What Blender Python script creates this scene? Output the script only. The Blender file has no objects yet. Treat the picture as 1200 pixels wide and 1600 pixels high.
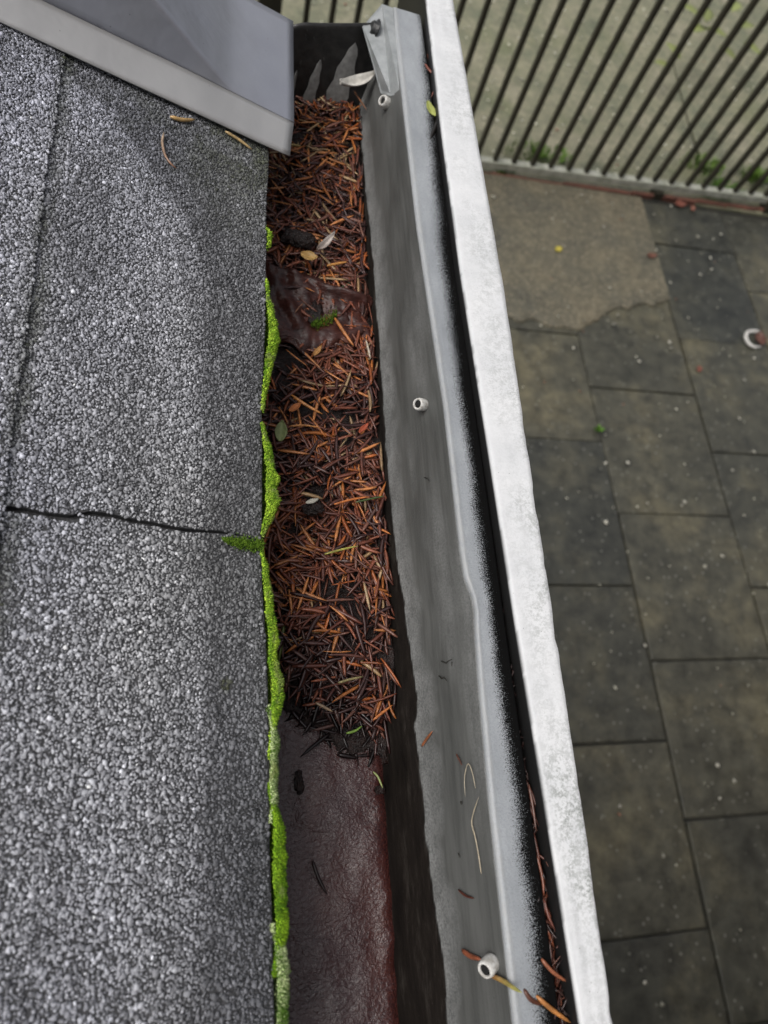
import bpy, math, random
import numpy as np
from mathutils import Matrix, Vector

random.seed(7)
rng = np.random.default_rng(11)
sc = bpy.context.scene
col = sc.collection

# ------------------------------------------------------------------ camera
CAMZ = 2.6                       # camera height over the paving
F = 1086.0                       # focal length, in pixels of a 1200 px wide frame
n_ = np.array([-275.0, 492.0, 1086.0]); n_ /= np.linalg.norm(n_)
g_ = np.array([-182.0, -2500.0, 1086.0]); g_ -= n_ * g_.dot(n_); g_ /= np.linalg.norm(g_)
EZ = -n_; EY = g_; EX = np.cross(EY, EZ)
cam = bpy.data.cameras.new('camera')
cam.sensor_fit = 'HORIZONTAL'; cam.sensor_width = 36.0; cam.lens = 36.0 * F / 1200.0
cam.clip_start = 0.01; cam.clip_end = 500.0
cam.dof.use_dof = True; cam.dof.focus_distance = 0.45; cam.dof.aperture_fstop = 10.5
camo = bpy.data.objects.new('camera', cam); col.objects.link(camo)
camo.matrix_world = Matrix(((EX[0], -EX[1], -EX[2], 0.0),
                            (EY[0], -EY[1], -EY[2], 0.0),
                            (EZ[0], -EZ[1], -EZ[2], CAMZ),
                            (0, 0, 0, 1)))
sc.camera = camo

# ------------------------------------------------------------------ sky, sun, exposure
SUN_EL, SUN_AZ = math.radians(60), math.radians(-100)     # azimuth: direction to the sun, from +Y clockwise
w = bpy.data.worlds.new('World'); sc.world = w; w.use_nodes = True
nt = w.node_tree; nt.nodes.clear()
sky = nt.nodes.new('ShaderNodeTexSky'); sky.sky_type = 'NISHITA'; sky.sun_disc = False
sky.sun_elevation = SUN_EL; sky.sun_rotation = SUN_AZ
sky.air_density = 1.0; sky.dust_density = 6.0; sky.ozone_density = 1.0
hsv = nt.nodes.new('ShaderNodeHueSaturation'); hsv.inputs['Saturation'].default_value = 0.30
bg = nt.nodes.new('ShaderNodeBackground'); bg.inputs['Strength'].default_value = 0.13
wo = nt.nodes.new('ShaderNodeOutputWorld')
nt.links.new(sky.outputs[0], hsv.inputs['Color']); nt.links.new(hsv.outputs[0], bg.inputs[0]); nt.links.new(bg.outputs[0], wo.inputs[0])
sl = bpy.data.lights.new('sun', 'SUN'); sl.energy = 1.0; sl.angle = math.radians(35); sl.color = (1.0, 0.97, 0.93)
so = bpy.data.objects.new('sun', sl); col.objects.link(so)
sd = Vector((math.sin(SUN_AZ) * math.cos(SUN_EL), math.cos(SUN_AZ) * math.cos(SUN_EL), math.sin(SUN_EL)))
so.rotation_euler = sd.to_track_quat('Z', 'Y').to_euler(); so.location = (0, 0, 8)
sc.view_settings.view_transform = 'Standard'; sc.view_settings.look = 'None'
sc.view_settings.gamma = 1.0; sc.view_settings.use_curve_mapping = False
sc.view_settings.exposure = 0.15

# ------------------------------------------------------------------ geometry helpers
def ray(px, py):
    r = np.array([px - 600.0, py - 800.0, F]); return np.array([r @ EX, r @ EY, r @ EZ])
def on_plane(px, py, P, N):
    r = ray(px, py); o = np.array([0, 0, CAMZ]); N = np.asarray(N, float)
    return o + r * (np.dot(np.asarray(P) - o, N) / np.dot(r, N))
def on_level(px, py, z): return on_plane(px, py, (0, 0, z), (0, 0, 1))
def proj(P):
    P = np.asarray(P, float) - np.array([0, 0, CAMZ])
    c = P[..., 0:1] * EX + P[..., 1:2] * EY + P[..., 2:3] * EZ
    return 600 + F * c[..., 0] / c[..., 2], 800 + F * c[..., 1] / c[..., 2], c[..., 2]

def vnoise(x, y, seed=0):
    """smooth value noise, vectorised, 0..1"""
    x = np.asarray(x, float); y = np.asarray(y, float)
    xi = np.floor(x).astype(np.int64); yi = np.floor(y).astype(np.int64)
    fx = x - xi; fy = y - yi; fx = fx * fx * (3 - 2 * fx); fy = fy * fy * (3 - 2 * fy)
    def h(a, b):
        v = (a * 374761393 + b * 668265263 + seed * 974711) & 0x7fffffff
        v = ((v ^ (v >> 13)) * 1274126177) & 0x7fffffff
        return ((v ^ (v >> 16)) & 0xffff) / 65535.0
    return (h(xi, yi) * (1 - fx) + h(xi + 1, yi) * fx) * (1 - fy) + (h(xi, yi + 1) * (1 - fx) + h(xi + 1, yi + 1) * fx) * fy
def fbm(x, y, o=4, seed=0):
    s = 0; a = .5; t = 0
    for i in range(o):
        s = s + a * vnoise(x * 2 ** i, y * 2 ** i, seed + i * 17); t += a; a *= .5
    return s / t

def make_mesh(name, V, faces, smooth=False, cols=None, attrs=None):
    V = np.asarray(V, np.float64)
    me = bpy.data.meshes.new(name)
    if isinstance(faces, np.ndarray):
        k = faces.shape[1]; nf = len(faces)
        me.vertices.add(len(V)); me.vertices.foreach_set('co', V.astype(np.float32).ravel())
        me.loops.add(nf * k); me.loops.foreach_set('vertex_index', faces.astype(np.int32).ravel())
        me.polygons.add(nf); me.polygons.foreach_set('loop_start', np.arange(0, nf * k, k, dtype=np.int32))
        me.update(calc_edges=True)
    else:
        me.from_pydata([tuple(v) for v in V], [], faces)
    me.validate()
    if smooth:
        me.polygons.foreach_set('use_smooth', np.ones(len(me.polygons), bool))
    if cols is not None:
        a = me.attributes.new('col', 'FLOAT_COLOR', 'POINT')
        c = np.ones((len(V), 4), np.float32); c[:, :3] = cols
        a.data.foreach_set('color', c.ravel())
    for k_, v_ in (attrs or {}).items():
        a = me.attributes.new(k_, 'FLOAT', 'POINT'); a.data.foreach_set('value', np.asarray(v_, np.float32).ravel())
    return me
def obj(name, me, mat=None, parent=None, loc=None, rot=None):
    o = bpy.data.objects.new(name, me); col.objects.link(o)
    if mat is not None and me is not None and len(me.materials) == 0: me.materials.append(mat)
    if parent is not None: o.parent = parent
    if loc is not None: o.location = loc
    if rot is not None: o.rotation_euler = rot
    return o
def tag(o, label=None, cat=None, group=None, kind=None):
    if label: o['label'] = label
    if cat: o['category'] = cat
    if group: o['group'] = group
    if kind: o['kind'] = kind
    return o
def empty(name, loc=(0, 0, 0)):
    o = bpy.data.objects.new(name, None); col.objects.link(o); o.location = loc; o.empty_display_size = .02; return o
def grid_faces(nu, nv):
    i = np.arange(nu - 1)[:, None] * nv + np.arange(nv - 1)[None, :]
    i = i.ravel(); return np.stack([i, i + nv, i + nv + 1, i + 1], 1)
def box_mesh(name, x0, x1, y0, y1, z0, z1, bev=0.0, jit=0.0):
    import bmesh
    bm = bmesh.new()
    vs = [bm.verts.new((x, y, z)) for x in (x0, x1) for y in (y0, y1) for z in (z0, z1)]
    for f in ((0, 1, 3, 2), (4, 6, 7, 5), (0, 4, 5, 1), (2, 3, 7, 6), (0, 2, 6, 4), (1, 5, 7, 3)):
        bm.faces.new([vs[i] for i in f])
    if jit:
        for v in vs: v.co.x += random.uniform(-jit, jit); v.co.y += random.uniform(-jit, jit)
    if bev: bmesh.ops.bevel(bm, geom=bm.edges[:], offset=bev, segments=2, profile=.6, affect='EDGES')
    bmesh.ops.recalc_face_normals(bm, faces=bm.faces)
    me = bpy.data.meshes.new(name); bm.to_mesh(me); bm.free(); return me
def tube_mesh(name, pts, rad, sides=8, cols=None, caps=True):
    """tube along pts with radius per point"""
    pts = np.asarray(pts, float); K = len(pts)
    rad = np.broadcast_to(np.asarray(rad, float), (K,))
    t = np.gradient(pts, axis=0); t /= np.linalg.norm(t, axis=1)[:, None] + 1e-12
    ref = np.array([0, 0, 1.0]) if abs(t[0][2]) < .9 else np.array([1.0, 0, 0])
    V = []
    for i in range(K):
        a = np.cross(t[i], ref); a /= np.linalg.norm(a); b = np.cross(a, t[i])
        for k in range(sides):
            q = 2 * math.pi * k / sides
            V.append(pts[i] + rad[i] * (math.cos(q) * a + math.sin(q) * b))
    Fc = []
    for i in range(K - 1):
        for k in range(sides):
            k2 = (k + 1) % sides
            Fc.append((i * sides + k, i * sides + k2, (i + 1) * sides + k2, (i + 1) * sides + k))
    if caps:
        Fc.append(tuple(range(sides))[::-1]); Fc.append(tuple((K - 1) * sides + k for k in range(sides)))
    return make_mesh(name, V, Fc, True, cols)

# ------------------------------------------------------------------ materials
class Mat:
    def __init__(s, name, rough=.5, color=(.5, .5, .5), metal=0., spec=.5):
        s.m = bpy.data.materials.new(name); s.m.use_nodes = True
        s.nt = s.m.node_tree; s.b = s.nt.nodes['Principled BSDF']
        s.b.inputs['Base Color'].default_value = (*color, 1); s.b.inputs['Roughness'].default_value = rough
        s.b.inputs['Metallic'].default_value = metal; s.b.inputs['Specular IOR Level'].default_value = spec
        s._tc = None
    def n(s, t, **kw):
        o = s.nt.nodes.new(t)
        for k, v in kw.items(): setattr(o, k, v)
        return o
    def l(s, a, b): s.nt.links.new(a, b)
    def pos(s, scale=(1, 1, 1)):
        g = s.n('ShaderNodeNewGeometry'); mp = s.n('ShaderNodeMapping'); mp.inputs['Scale'].default_value = scale
        s.l(g.outputs['Position'], mp.inputs['Vector']); return mp.outputs[0]
    def noise(s, scale, detail=4, rough=.55, stretch=(1, 1, 1), dist=0.):
        t = s.n('ShaderNodeTexNoise'); t.inputs['Scale'].default_value = scale; t.inputs['Detail'].default_value = detail
        t.inputs['Roughness'].default_value = rough; t.inputs['Distortion'].default_value = dist
        s.l(s.pos(stretch), t.inputs['Vector']); return t.outputs['Fac']
    def voro(s, scale, feature='F1', out='Distance', stretch=(1, 1, 1), rnd=1.):
        t = s.n('ShaderNodeTexVoronoi'); t.feature = feature; t.inputs['Scale'].default_value = scale
        t.inputs['Randomness'].default_value = rnd
        s.l(s.pos(stretch), t.inputs['Vector']); return t.outputs[out]
    def attr(s, name, out='Fac'):
        a = s.n('ShaderNodeAttribute'); a.attribute_name = name; return a.outputs[out]
    def ramp(s, fac, stops):
        r = s.n('ShaderNodeValToRGB'); e = r.color_ramp.elements
        while len(e) < len(stops): e.new(.5)
        for i, (p, c) in enumerate(stops):
            e[i].position = p; e[i].color = (*c, 1) if len(c) == 3 else c
        s.l(fac, r.inputs[0]); return r.outputs[0]
    def mix(s, fac, a, b, mode='MIX'):
        m = s.n('ShaderNodeMix', data_type='RGBA', blend_type=mode)
        for v, i in ((fac, 0), (a, 6), (b, 7)):
            if hasattr(v, 'links'): s.l(v, m.inputs[i])
            elif i == 0: m.inputs[0].default_value = v
            else: m.inputs[i].default_value = (*v, 1)
        return m.outputs[2]
    def math(s, op, a, b=0., c=0., clamp=False):
        m = s.n('ShaderNodeMath', operation=op); m.use_clamp = clamp
        for i, v in enumerate((a, b, c)):
            if hasattr(v, 'links'): s.l(v, m.inputs[i])
            else: m.inputs[i].default_value = v
        return m.outputs[0]
    def base(s, c): s.l(c, s.b.inputs['Base Color']); return s
    def rough(s, c): s.l(c, s.b.inputs['Roughness']); return s
    def bump(s, h, dist, strength=1.):
        b = s.n('ShaderNodeBump'); b.inputs['Strength'].default_value = strength; b.inputs['Distance'].default_value = dist
        s.l(h, b.inputs['Height'])
        prev = s.b.inputs['Normal']
        if prev.is_linked: s.l(prev.links[0].from_socket, b.inputs['Normal'])
        s.l(b.outputs[0], prev); return s

M = {}
# mineral granules
m = Mat('granule', .8, spec=.22); m.base(m.attr('col', 'Color')); M['granule'] = m.m
# shingle sheet, dark bitumen with a finer mineral look
m = Mat('shingle_bitumen', .6)
c = m.ramp(m.voro(600, out='Distance'), [(.0, (.10, .10, .105)), (.6, (.04, .04, .042))])
m.base(c); M['bitumen'] = m.m
m = Mat('shingle_sheet', .6)
v = m.voro(430, out='Color'); vd = m.voro(430, out='Distance')
cc = m.mix(m.ramp(vd, [(.35, (0, 0, 0)), (.6, (1, 1, 1))]), m.mix(.6, v, (.2, .2, .21), 'MIX'), (.02, .02, .02))
hs = m.n('ShaderNodeHueSaturation'); hs.inputs['Saturation'].default_value = .05; hs.inputs['Value'].default_value = .6; m.l(cc, hs.inputs['Color'])
m.base(hs.outputs[0]); m.bump(m.math('SUBTRACT', 1., vd), .0012); M['sheet'] = m.m
# dead needles / leaves with colour per item
m = Mat('needle', .30, spec=.5)
nz = m.noise(260, 3)
m.base(m.mix(1., m.attr('col', 'Color'), m.ramp(nz, [(.3, (.6, .6, .6)), (.7, (1.2, 1.15, 1.1))]), 'MULTIPLY')); M['needle'] = m.m
# rotted litter
m = Mat('leaf_mould', .28, spec=.5)
m.base(m.ramp(m.noise(240, 5, .65), [(.3, (.005, .0035, .0035)), (.7, (.028, .013, .010))]))
m.bump(m.noise(420, 4, .7), .002); M['mould'] = m.m
# wet brown coated gutter floor
m = Mat('wet_brown_coating', .2, spec=.45)
nA = m.noise(22, 5, .6, (1, .6, 1)); nB = m.noise(620, 3, .7)
c = m.ramp(nA, [(.3, (.030, .011, .012)), (.55, (.048, .016, .016)), (.75, (.070, .021, .016))])
c = m.mix(m.math('MULTIPLY', m.attr('rust'), m.ramp(nB, [(.4, (0, 0, 0)), (.62, (1, 1, 1))])), c, (.12, .030, .016))
m.base(c); m.rough(m.ramp(m.noise(60, 4), [(.3, (.12, .12, .12)), (.7, (.28, .28, .28))]))
m.b.inputs['Coat Weight'].default_value = .5; m.b.inputs['Coat Roughness'].default_value = .05; m.b.inputs['Coat IOR'].default_value = 1.5; m.bump(m.noise(430, 3, .6, (.8, 1, 1), .5), .0009, 1.); m.bump(m.noise(90, 2, .5), .0010, .6); m.bump(nB, .0004, 1.); m.l(m.b.inputs['Normal'].links[0].from_socket, m.b.inputs['Coat Normal'])
M['floor'] = m.m
# zinc wall with dark waterline stain
m = Mat('weathered_zinc', .5, spec=.5)
nA = m.math('ADD', m.math('MULTIPLY', m.noise(46, 5, .6, (1, .25, 1)), .6), m.math('MULTIPLY', m.noise(420, 3, .6, (1, .03, 1)), .4)); nF = m.noise(700, 3, .7)
dark = m.ramp(nA, [(.36, (.058, .060, .057)), (.64, (.108, .110, .105))])
light = m.ramp(m.math('ADD', m.math('MULTIPLY', nF, .6), m.math('MULTIPLY', m.noise(110, 4, .7, (1, .5, 1)), .4)), [(.38, (.10, .104, .102)), (.62, (.30, .305, .30))])
c = m.mix(m.attr('pale_tone'), dark, light)
blk = m.ramp(m.noise(120, 6, .75, (1, .22, 1)), [(.32, (.004, .003, .0025)), (.55, (.014, .011, .009)), (.72, (.050, .044, .038))])
c = m.mix(m.attr('rust'), c, (.05, .016, .010))
c = m.mix(m.attr('stain'), c, blk)
spk = m.ramp(m.voro(190), [(.045, (1, 1, 1)), (.07, (0, 0, 0))])
c = m.mix(m.math('MULTIPLY', spk, .7), c, (.05, .045, .04))
m.base(c); m.rough(m.math('ADD', m.ramp(nA, [(.3, (.42, .42, .42)), (.7, (.6, .6, .6))]), m.math('MULTIPLY', m.attr('stain'), .15))); m.l(m.math('SUBTRACT', .5, m.math('MULTIPLY', m.attr('stain'), .3)), m.b.inputs['Specular IOR Level']); m.bump(nF, .00035, .6); M['zinc'] = m.m
# zinc flange with black algae speckle
m = Mat('zinc_flange', .5, spec=.5)
nF = m.noise(900, 3, .75); nA = m.noise(60, 5, .6, (1, .35, 1))
c = m.ramp(nA, [(.3, (.25, .268, .285)), (.7, (.38, .40, .42))])
c = m.mix(m.ramp(nF, [(.45, (0, 0, 0)), (.7, (.5, .5, .5))]), c, (.2, .205, .21))
c = m.mix(m.math('MULTIPLY', m.attr('edge'), m.ramp(m.noise(500, 3, .7, (1, .3, 1)), [(.35, (.1, .1, .1)), (.65, (.9, .9, .9))])), c, (.34, .345, .345))  # rounded lip tinted paler, a highlight put into the colour
g = m.attr('grime'); g = m.math('ADD', g, m.math('MULTIPLY', m.math('SUBTRACT', m.noise(1900, 1, .9), .5), 2.4)); g = m.ramp(g, [(.38, (0, 0, 0)), (.62, (1, 1, 1))])
m.base(m.mix(g, c, (.005, .005, .005))); m.rough(m.ramp(g, [(0, (.5, .5, .5)), (1, (.95, .95, .95))])); m.l(m.ramp(g, [(0, (.5, .5, .5)), (1, (.05, .05, .05))]), m.b.inputs['Specular IOR Level']); m.bump(nF, .0004, .5); M['flange'] = m.m
# white board
m = Mat('white_board_paint', .45, spec=.4)
nA = m.noise(30, 5, .6); nF = m.noise(620, 4, .8)
c = m.ramp(nA, [(.3, (.60, .61, .62)), (.7, (.71, .715, .72))])
d = m.math('MULTIPLY', m.attr('dirt'), m.ramp(m.math('ADD', m.math('MULTIPLY', nF, .55), m.math('MULTIPLY', m.noise(190, 3, .7), .45)), [(.45, (0, 0, 0)), (.57, (1, 1, 1))]))
c = m.mix(d, c, (.26, .275, .26))
spk = m.ramp(m.voro(260), [(.05, (1, 1, 1)), (.09, (0, 0, 0))]); spk = m.math('MULTIPLY', spk, m.ramp(m.noise(70, 3), [(.48, (0, 0, 0)), (.6, (1, 1, 1))]))
c = m.mix(m.math('MULTIPLY', spk, .75), c, (.10, .10, .095))
c = m.mix(m.attr('grime'), c, (.012, .012, .012))
m.base(c); m.bump(nF, .0003, .4); m.bump(nA, .0007, .3); M['board'] = m.m
# flashing
m = Mat('grey_coated_metal', .36, metal=.4, spec=.5)
nA = m.noise(18, 4, .5, (1, 1, 1))
c = m.ramp(nA, [(.3, (.30, .31, .355)), (.7, (.345, .355, .395))])
c = m.mix(m.attr('pale'), c, (.44, .435, .43))
spk = m.ramp(m.voro(75), [(.03, (1, 1, 1)), (.045, (0, 0, 0))]); c = m.mix(m.math('MULTIPLY', spk, .5), c, (.12, .12, .12))
sm_ = m.noise(9, 4, .6, (1, .4, 1)); c = m.mix(m.ramp(sm_, [(.5, (0, 0, 0)), (.7, (.35, .35, .35))]), c, (.20, .20, .205)); m.base(c); m.bump(nA, .006, .4); M['flashing'] = m.m
# end plate
m = Mat('black_bitumen_paint', .3, spec=.5)
nA = m.noise(120, 4, .6)
c = m.ramp(nA, [(.3, (.008, .008, .008)), (.8, (.03, .028, .027))])
c = m.mix(m.ramp(m.noise(160, 4, .7, (1, 1, .35)), [(.66, (0, 0, 0)), (.74, (.55, .55, .55))]), c, (.16, .16, .155))
m.base(c); m.bump(nA, .001, .6); M['endblack'] = m.m
m = Mat('bare_zinc_run', .45); m.base(m.ramp(m.noise(200, 4), [(.3, (.15, .15, .145)), (.7, (.27, .27, .26))])); M['run'] = m.m
m = Mat('zinc_tab', .45)
m.base(m.ramp(m.noise(90, 5, .65), [(.3, (.22, .235, .235)), (.7, (.34, .355, .36))])); m.bump(m.noise(700, 3), .0003, .5); M['tab'] = m.m
m = Mat('white_plastic', .4, (.62, .61, .58)); m.base(m.ramp(m.noise(400, 3), [(.35, (.40, .38, .34)), (.6, (.64, .63, .60))])); M['plastic'] = m.m
m = Mat('black_screw', .35, (.015, .015, .015)); m.bump(m.noise(500, 2), .001, .7); M['screw'] = m.m
m = Mat('hole_black', .9, (.004, .004, .004)); M['hole'] = m.m
# moss
m = Mat('moss', .6, spec=.2); m.base(m.attr('col', 'Color')); m.b.inputs['Subsurface Weight'].default_value = 0.0; M['moss'] = m.m
# leaves with colour attribute but softer
m = Mat('leaf', .5, spec=.4)
m.base(m.mix(1., m.attr('col', 'Color'), m.ramp(m.noise(120, 4), [(.3, (.7, .7, .7)), (.7, (1.15, 1.15, 1.15))]), 'MULTIPLY')); M['leaf'] = m.m
m = Mat('wet_brown_leaf', .36, spec=.4)
m.base(m.ramp(m.noise(70, 5, .65), [(.3, (.018, .007, .006)), (.52, (.050, .016, .012)), (.75, (.095, .032, .022))])); m.bump(m.noise(240, 4, .6, (.35, 1, 1)), .0016, .8); M['wetleaf'] = m.m
# paving
m = Mat('wet_paving', .5, spec=.5)
oi = m.n('ShaderNodeObjectInfo')
nA = m.noise(2.3, 6, .66); nB = m.noise(14, 5, .7); nC = m.noise(130, 3, .7)
c = m.ramp(nA, [(.30, (.033, .034, .029)), (.5, (.056, .056, .045)), (.70, (.102, .094, .064))])
c = m.mix(1., c, m.ramp(nB, [(.28, (.5, .5, .5)), (.72, (1.55, 1.52, 1.45))]), 'MULTIPLY')
c = m.mix(1., c, m.ramp(oi.outputs['Random'], [(0, (.66, .69, .72)), (1, (1.30, 1.25, 1.12))]), 'MULTIPLY')
c = m.mix(m.ramp(m.voro(26), [(.10, (.8, .8, .8)), (.16, (0, 0, 0))]), c, m.mix(.5, c, (.30, .30, .26)))
m.base(c); m.rough(m.ramp(nB, [(.3, (.32, .32, .32)), (.7, (.62, .62, .62))])); m.bump(nC, .004, .5); m.bump(nB, .01, .4); M['paving'] = m.m
m = Mat('rough_concrete', .6)
nB = m.noise(30, 5, .75); nA = m.noise(3, 5, .6)
c = m.ramp(nA, [(.3, (.075, .073, .058)), (.55, (.125, .112, .078)), (.75, (.17, .145, .098))])
c = m.mix(1., c, m.ramp(nB, [(.25, (.5, .5, .5)), (.75, (1.5, 1.48, 1.4))]), 'MULTIPLY')
c = m.mix(m.ramp(m.voro(42), [(.2, (.8, .8, .8)), (.3, (0, 0, 0))]), c, m.mix(.7, c, (.30, .26, .18)))
m.base(c); m.bump(nB, .02, .6); M['concrete'] = m.m
m = Mat('pale_concrete', .6)
nB = m.noise(26, 6, .8); nA = m.noise(3.4, 6, .68)
c = m.ramp(nA, [(.32, (.12, .13, .085)), (.5, (.20, .195, .13)), (.68, (.27, .25, .18))])
c = m.mix(1., c, m.ramp(nB, [(.3, (.55, .55, .55)), (.7, (1.4, 1.4, 1.35))]), 'MULTIPLY')
c = m.mix(m.ramp(m.noise(1.6, 4, .6), [(.55, (0, 0, 0)), (.72, (.6, .6, .6))]), c, (.13, .145, .06))
m.base(c); m.bump(nB, .01, .4); M['apron'] = m.m
m = Mat('dark_soil', .8); m.base(m.ramp(m.noise(25, 5), [(.3, (.010, .010, .008)), (.7, (.028, .026, .018))])); M['soil'] = m.m
m = Mat('ground_earth', .9); m.base(m.ramp(m.noise(.6, 6), [(.3, (.05, .055, .03)), (.7, (.10, .09, .06))])); M['earth'] = m.m
m = Mat('gate_paint', .4); m.base(m.ramp(m.noise(30, 4, .6, (1, 1, .2)), [(.3, (.018, .017, .012)), (.7, (.042, .037, .024))])); M['gate'] = m.m
m = Mat('rail_weathered', .6); m.base(m.ramp(m.noise(20, 5), [(.3, (.24, .25, .19)), (.7, (.55, .55, .47))])); M['rail'] = m.m
m = Mat('red_brick_edge', .7); m.base(m.ramp(m.noise(14, 5, .7), [(.3, (.085, .038, .026)), (.7, (.19, .075, .05))])); m.bump(m.noise(60, 4), .01, .5); M['brick'] = m.m
m = Mat('render_wall', .8); m.base(m.ramp(m.noise(4, 6), [(.3, (.10, .095, .085)), (.7, (.16, .15, .135))])); m.bump(m.noise(90, 4), .004, .5); M['render'] = m.m
m = Mat('brick_wall', .8)
bt = m.n('ShaderNodeTexBrick'); bt.inputs['Scale'].default_value = 4.5
bt.inputs['Color1'].default_value = (.10, .045, .03, 1); bt.inputs['Color2'].default_value = (.15, .07, .045, 1); bt.inputs['Mortar'].default_value = (.12, .11, .1, 1)
sx = m.n('ShaderNodeSeparateXYZ'); m.l(m.pos(), sx.inputs[0]); cx = m.n('ShaderNodeCombineXYZ'); m.l(sx.outputs[1], cx.inputs[0]); m.l(sx.outputs[2], cx.inputs[1]); m.l(cx.outputs[0], bt.inputs['Vector'])
m.base(bt.outputs[0]); M['wallbrick'] = m.m
m = Mat('petal', .6); m.base(m.attr('col', 'Color')); M['petal'] = m.m

# ================================================================== SETTING: ground and paving
ROOF_H, ROOF_X = .38, .027                 # roof edge: depth below the camera, x
Z = lambda h: CAMZ - h
S = 150.
ground = tag(obj('ground', make_mesh('ground', [(-S, -S, -.06), (S, -S, -.06), (S, S, -.06), (-S, S, -.06)], [(0, 1, 2, 3)]), M['earth']), kind='structure')
bed = tag(obj('paving', box_mesh('paving', -.1, 3.7, -3.2, 3.30, -.055, -.014), M['soil']), kind='structure')
cols_ = [(.02, .588), (.594, 1.186), (1.192, 1.787), (1.795, 2.395), (2.403, 2.965), (2.973, 3.60)]
joints = [[-3.1, -2.4, -1.7, -1.0, -.3, .4, 1.1, 1.8, 2.5, 3.26],
          [-3.1, -2.2, -1.5, -.8, -.1, .6, 1.2, 1.9, 2.2],
          [-3.1, -2.55, -1.85, -1.15, -.46, .196, .846, 1.573, 2.205, 2.6],
          [-3.1, -2.1, -1.45, -.76, -.10, .518, 1.20, 1.885, 2.62],
          [-3.1, -2.4, -1.75, -1.1, -.42, .18, .84, 1.55, 2.25, 2.93, 3.26],
          [-3.1, -2.2, -1.5, -.8, -.1, .5, 1.2, 1.95, 2.65, 3.26]]
for (x0, x1), js in zip(cols_, joints):
    for a, b in zip(js[:-1], js[1:]):
        dz = random.uniform(-.004, .003)
        obj('paving_slab', box_mesh('paving_slab', x0 + .0005, x1 - .0005, a + .0035, b - .0035, -.04, dz, .007, .004), M['paving'], bed)
# rough concrete screed patch with a broken front edge
xs = np.linspace(.6, 2.40, 90)
front_px = np.interp(xs, [.6, 1.20, 1.33, 1.45, 1.60, 1.72, 1.80, 2.0, 2.2, 2.40], [2.26, 2.27, 2.285, 2.26, 2.265, 2.225, 2.245, 2.37, 2.44, 2.49])
fy = front_px + (fbm(xs * 18, xs * 0, 3, 5) - .5) * .07
V = []; Fc = []
rows = [(0.0, -.008), (0.0, .006), (.012, .013)] + [(t, .016) for t in np.linspace(.06, 1, 16)]
for i, x in enumerate(xs):
    for t, z in rows:
        y = fy[i] + (3.27 - fy[i]) * t
        V.append((x, y, z + (fbm(x * 6, y * 6, 3, 9) - .5) * .012 * (z > 0)))
tag(obj('concrete_patch', make_mesh('concrete_patch', V, grid_faces(len(xs), len(rows)), True), M['concrete'], bed), label='rough brown concrete patch with a broken front edge')
# red tile edging under the gate and pale concrete behind it
GY = 3.33
edg = obj('brick_edging', None) if False else empty('brick_edging', (0, GY - .04, 0))
x = .1
while x < 3.6:
    L = .225 + random.uniform(-.004, .004)
    me = box_mesh('brick', 0, L - .008, -.012, .010, -.03, .010 + random.uniform(-.004, .004), .004, .003)
    obj('brick', me, M['brick'], edg, loc=(x, (x - 1.6) * .035, 0)); x += L
tag(edg, 'thin red brick edging strip on the ground below the railings', 'edging')
ap = obj('path', box_mesh('path', -.5, 6.0, GY - .015, 9.0, -.05, -.008, .004), M['apron']); tag(ap, kind='structure')

# house body below the gutter (seen from other positions) plus tall unseen walls added to shade the paving
hw = obj('house_wall', box_mesh('house_wall', -3.0, -.035, -3.0, .58, -.02, Z(.50)), M['render'])
tag(hw, 'rendered house wall standing below the roof and gutter', 'wall')
wr = obj('shade_wall_right', box_mesh('shade_wall_right', 3.52, 3.85, -3.2, .90, -.05, 6.0, .006), M['wallbrick']); tag(wr, kind='structure')
wb = obj('shade_wall_back', box_mesh('shade_wall_back', -.03, 3.51, -1.5, -1.15, -.05, 4.6, .006), M['render']); tag(wb, kind='structure')

# ================================================================== GATE / RAILINGS
gate = empty('railing_gate', (1.9, GY, 0))
GA = .035                                             # the run is turned slightly against the house
gate.rotation_euler = (0, 0, GA)
X0, X1 = .20 - 1.9, 3.30 - 1.9
obj('bottom_rail', box_mesh('bottom_rail', X0, X1, -.022, .022, .035, .075, .003), M['rail'], gate)
obj('top_rail', box_mesh('top_rail', X0, X1, -.022, .022, 1.60, 1.64, .003), M['gate'], gate)
bar_me = box_mesh('bar', -.012, .012, -.014, .014, .0755, 1.60, .002)
nb = 27; 
for i in range(nb):
    x = (1.655 * 2.54 / 2.9 - 1.9) + (i - 10) * .1135
    if x < X0 + .05 or x > X1: continue
    obj('bar', bar_me, M['gate'], gate, loc=(x, 0, 0))
obj('post', box_mesh('post', X0 - .10, X0 - .0, -.06, .06, -.02, 1.75, .004), M['gate'], gate)
obj('post', box_mesh('post', X1 + .002, X1 + .12, -.06, .06, -.02, 1.75, .004), M['gate'], gate)
obj('bracket', box_mesh('bracket', .60, .66, -.05, .02, -.02, .034, .004), M['gate'], gate)
tag(gate, 'dark vertical bar railing gate standing across the paved passage', 'gate')

# ================================================================== ROOF
TH = math.radians(20); CT, ST = math.cos(TH), math.sin(TH)
NR = np.array([ST, 0, CT])
def roofp(s, y, e=0.):
    """s up the slope from the edge, y along the gutter, e height above the shingle plane"""
    s = np.asarray(s, float); y = np.asarray(y, float); e = np.asarray(e, float)
    return np.stack(np.broadcast_arrays(ROOF_X - s * CT + e * ST, y, Z(ROOF_H) + s * ST + e * CT), -1)
def on_roof(px, py, e=0.): return on_plane(px, py, roofp(0, 0, e), NR)

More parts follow.
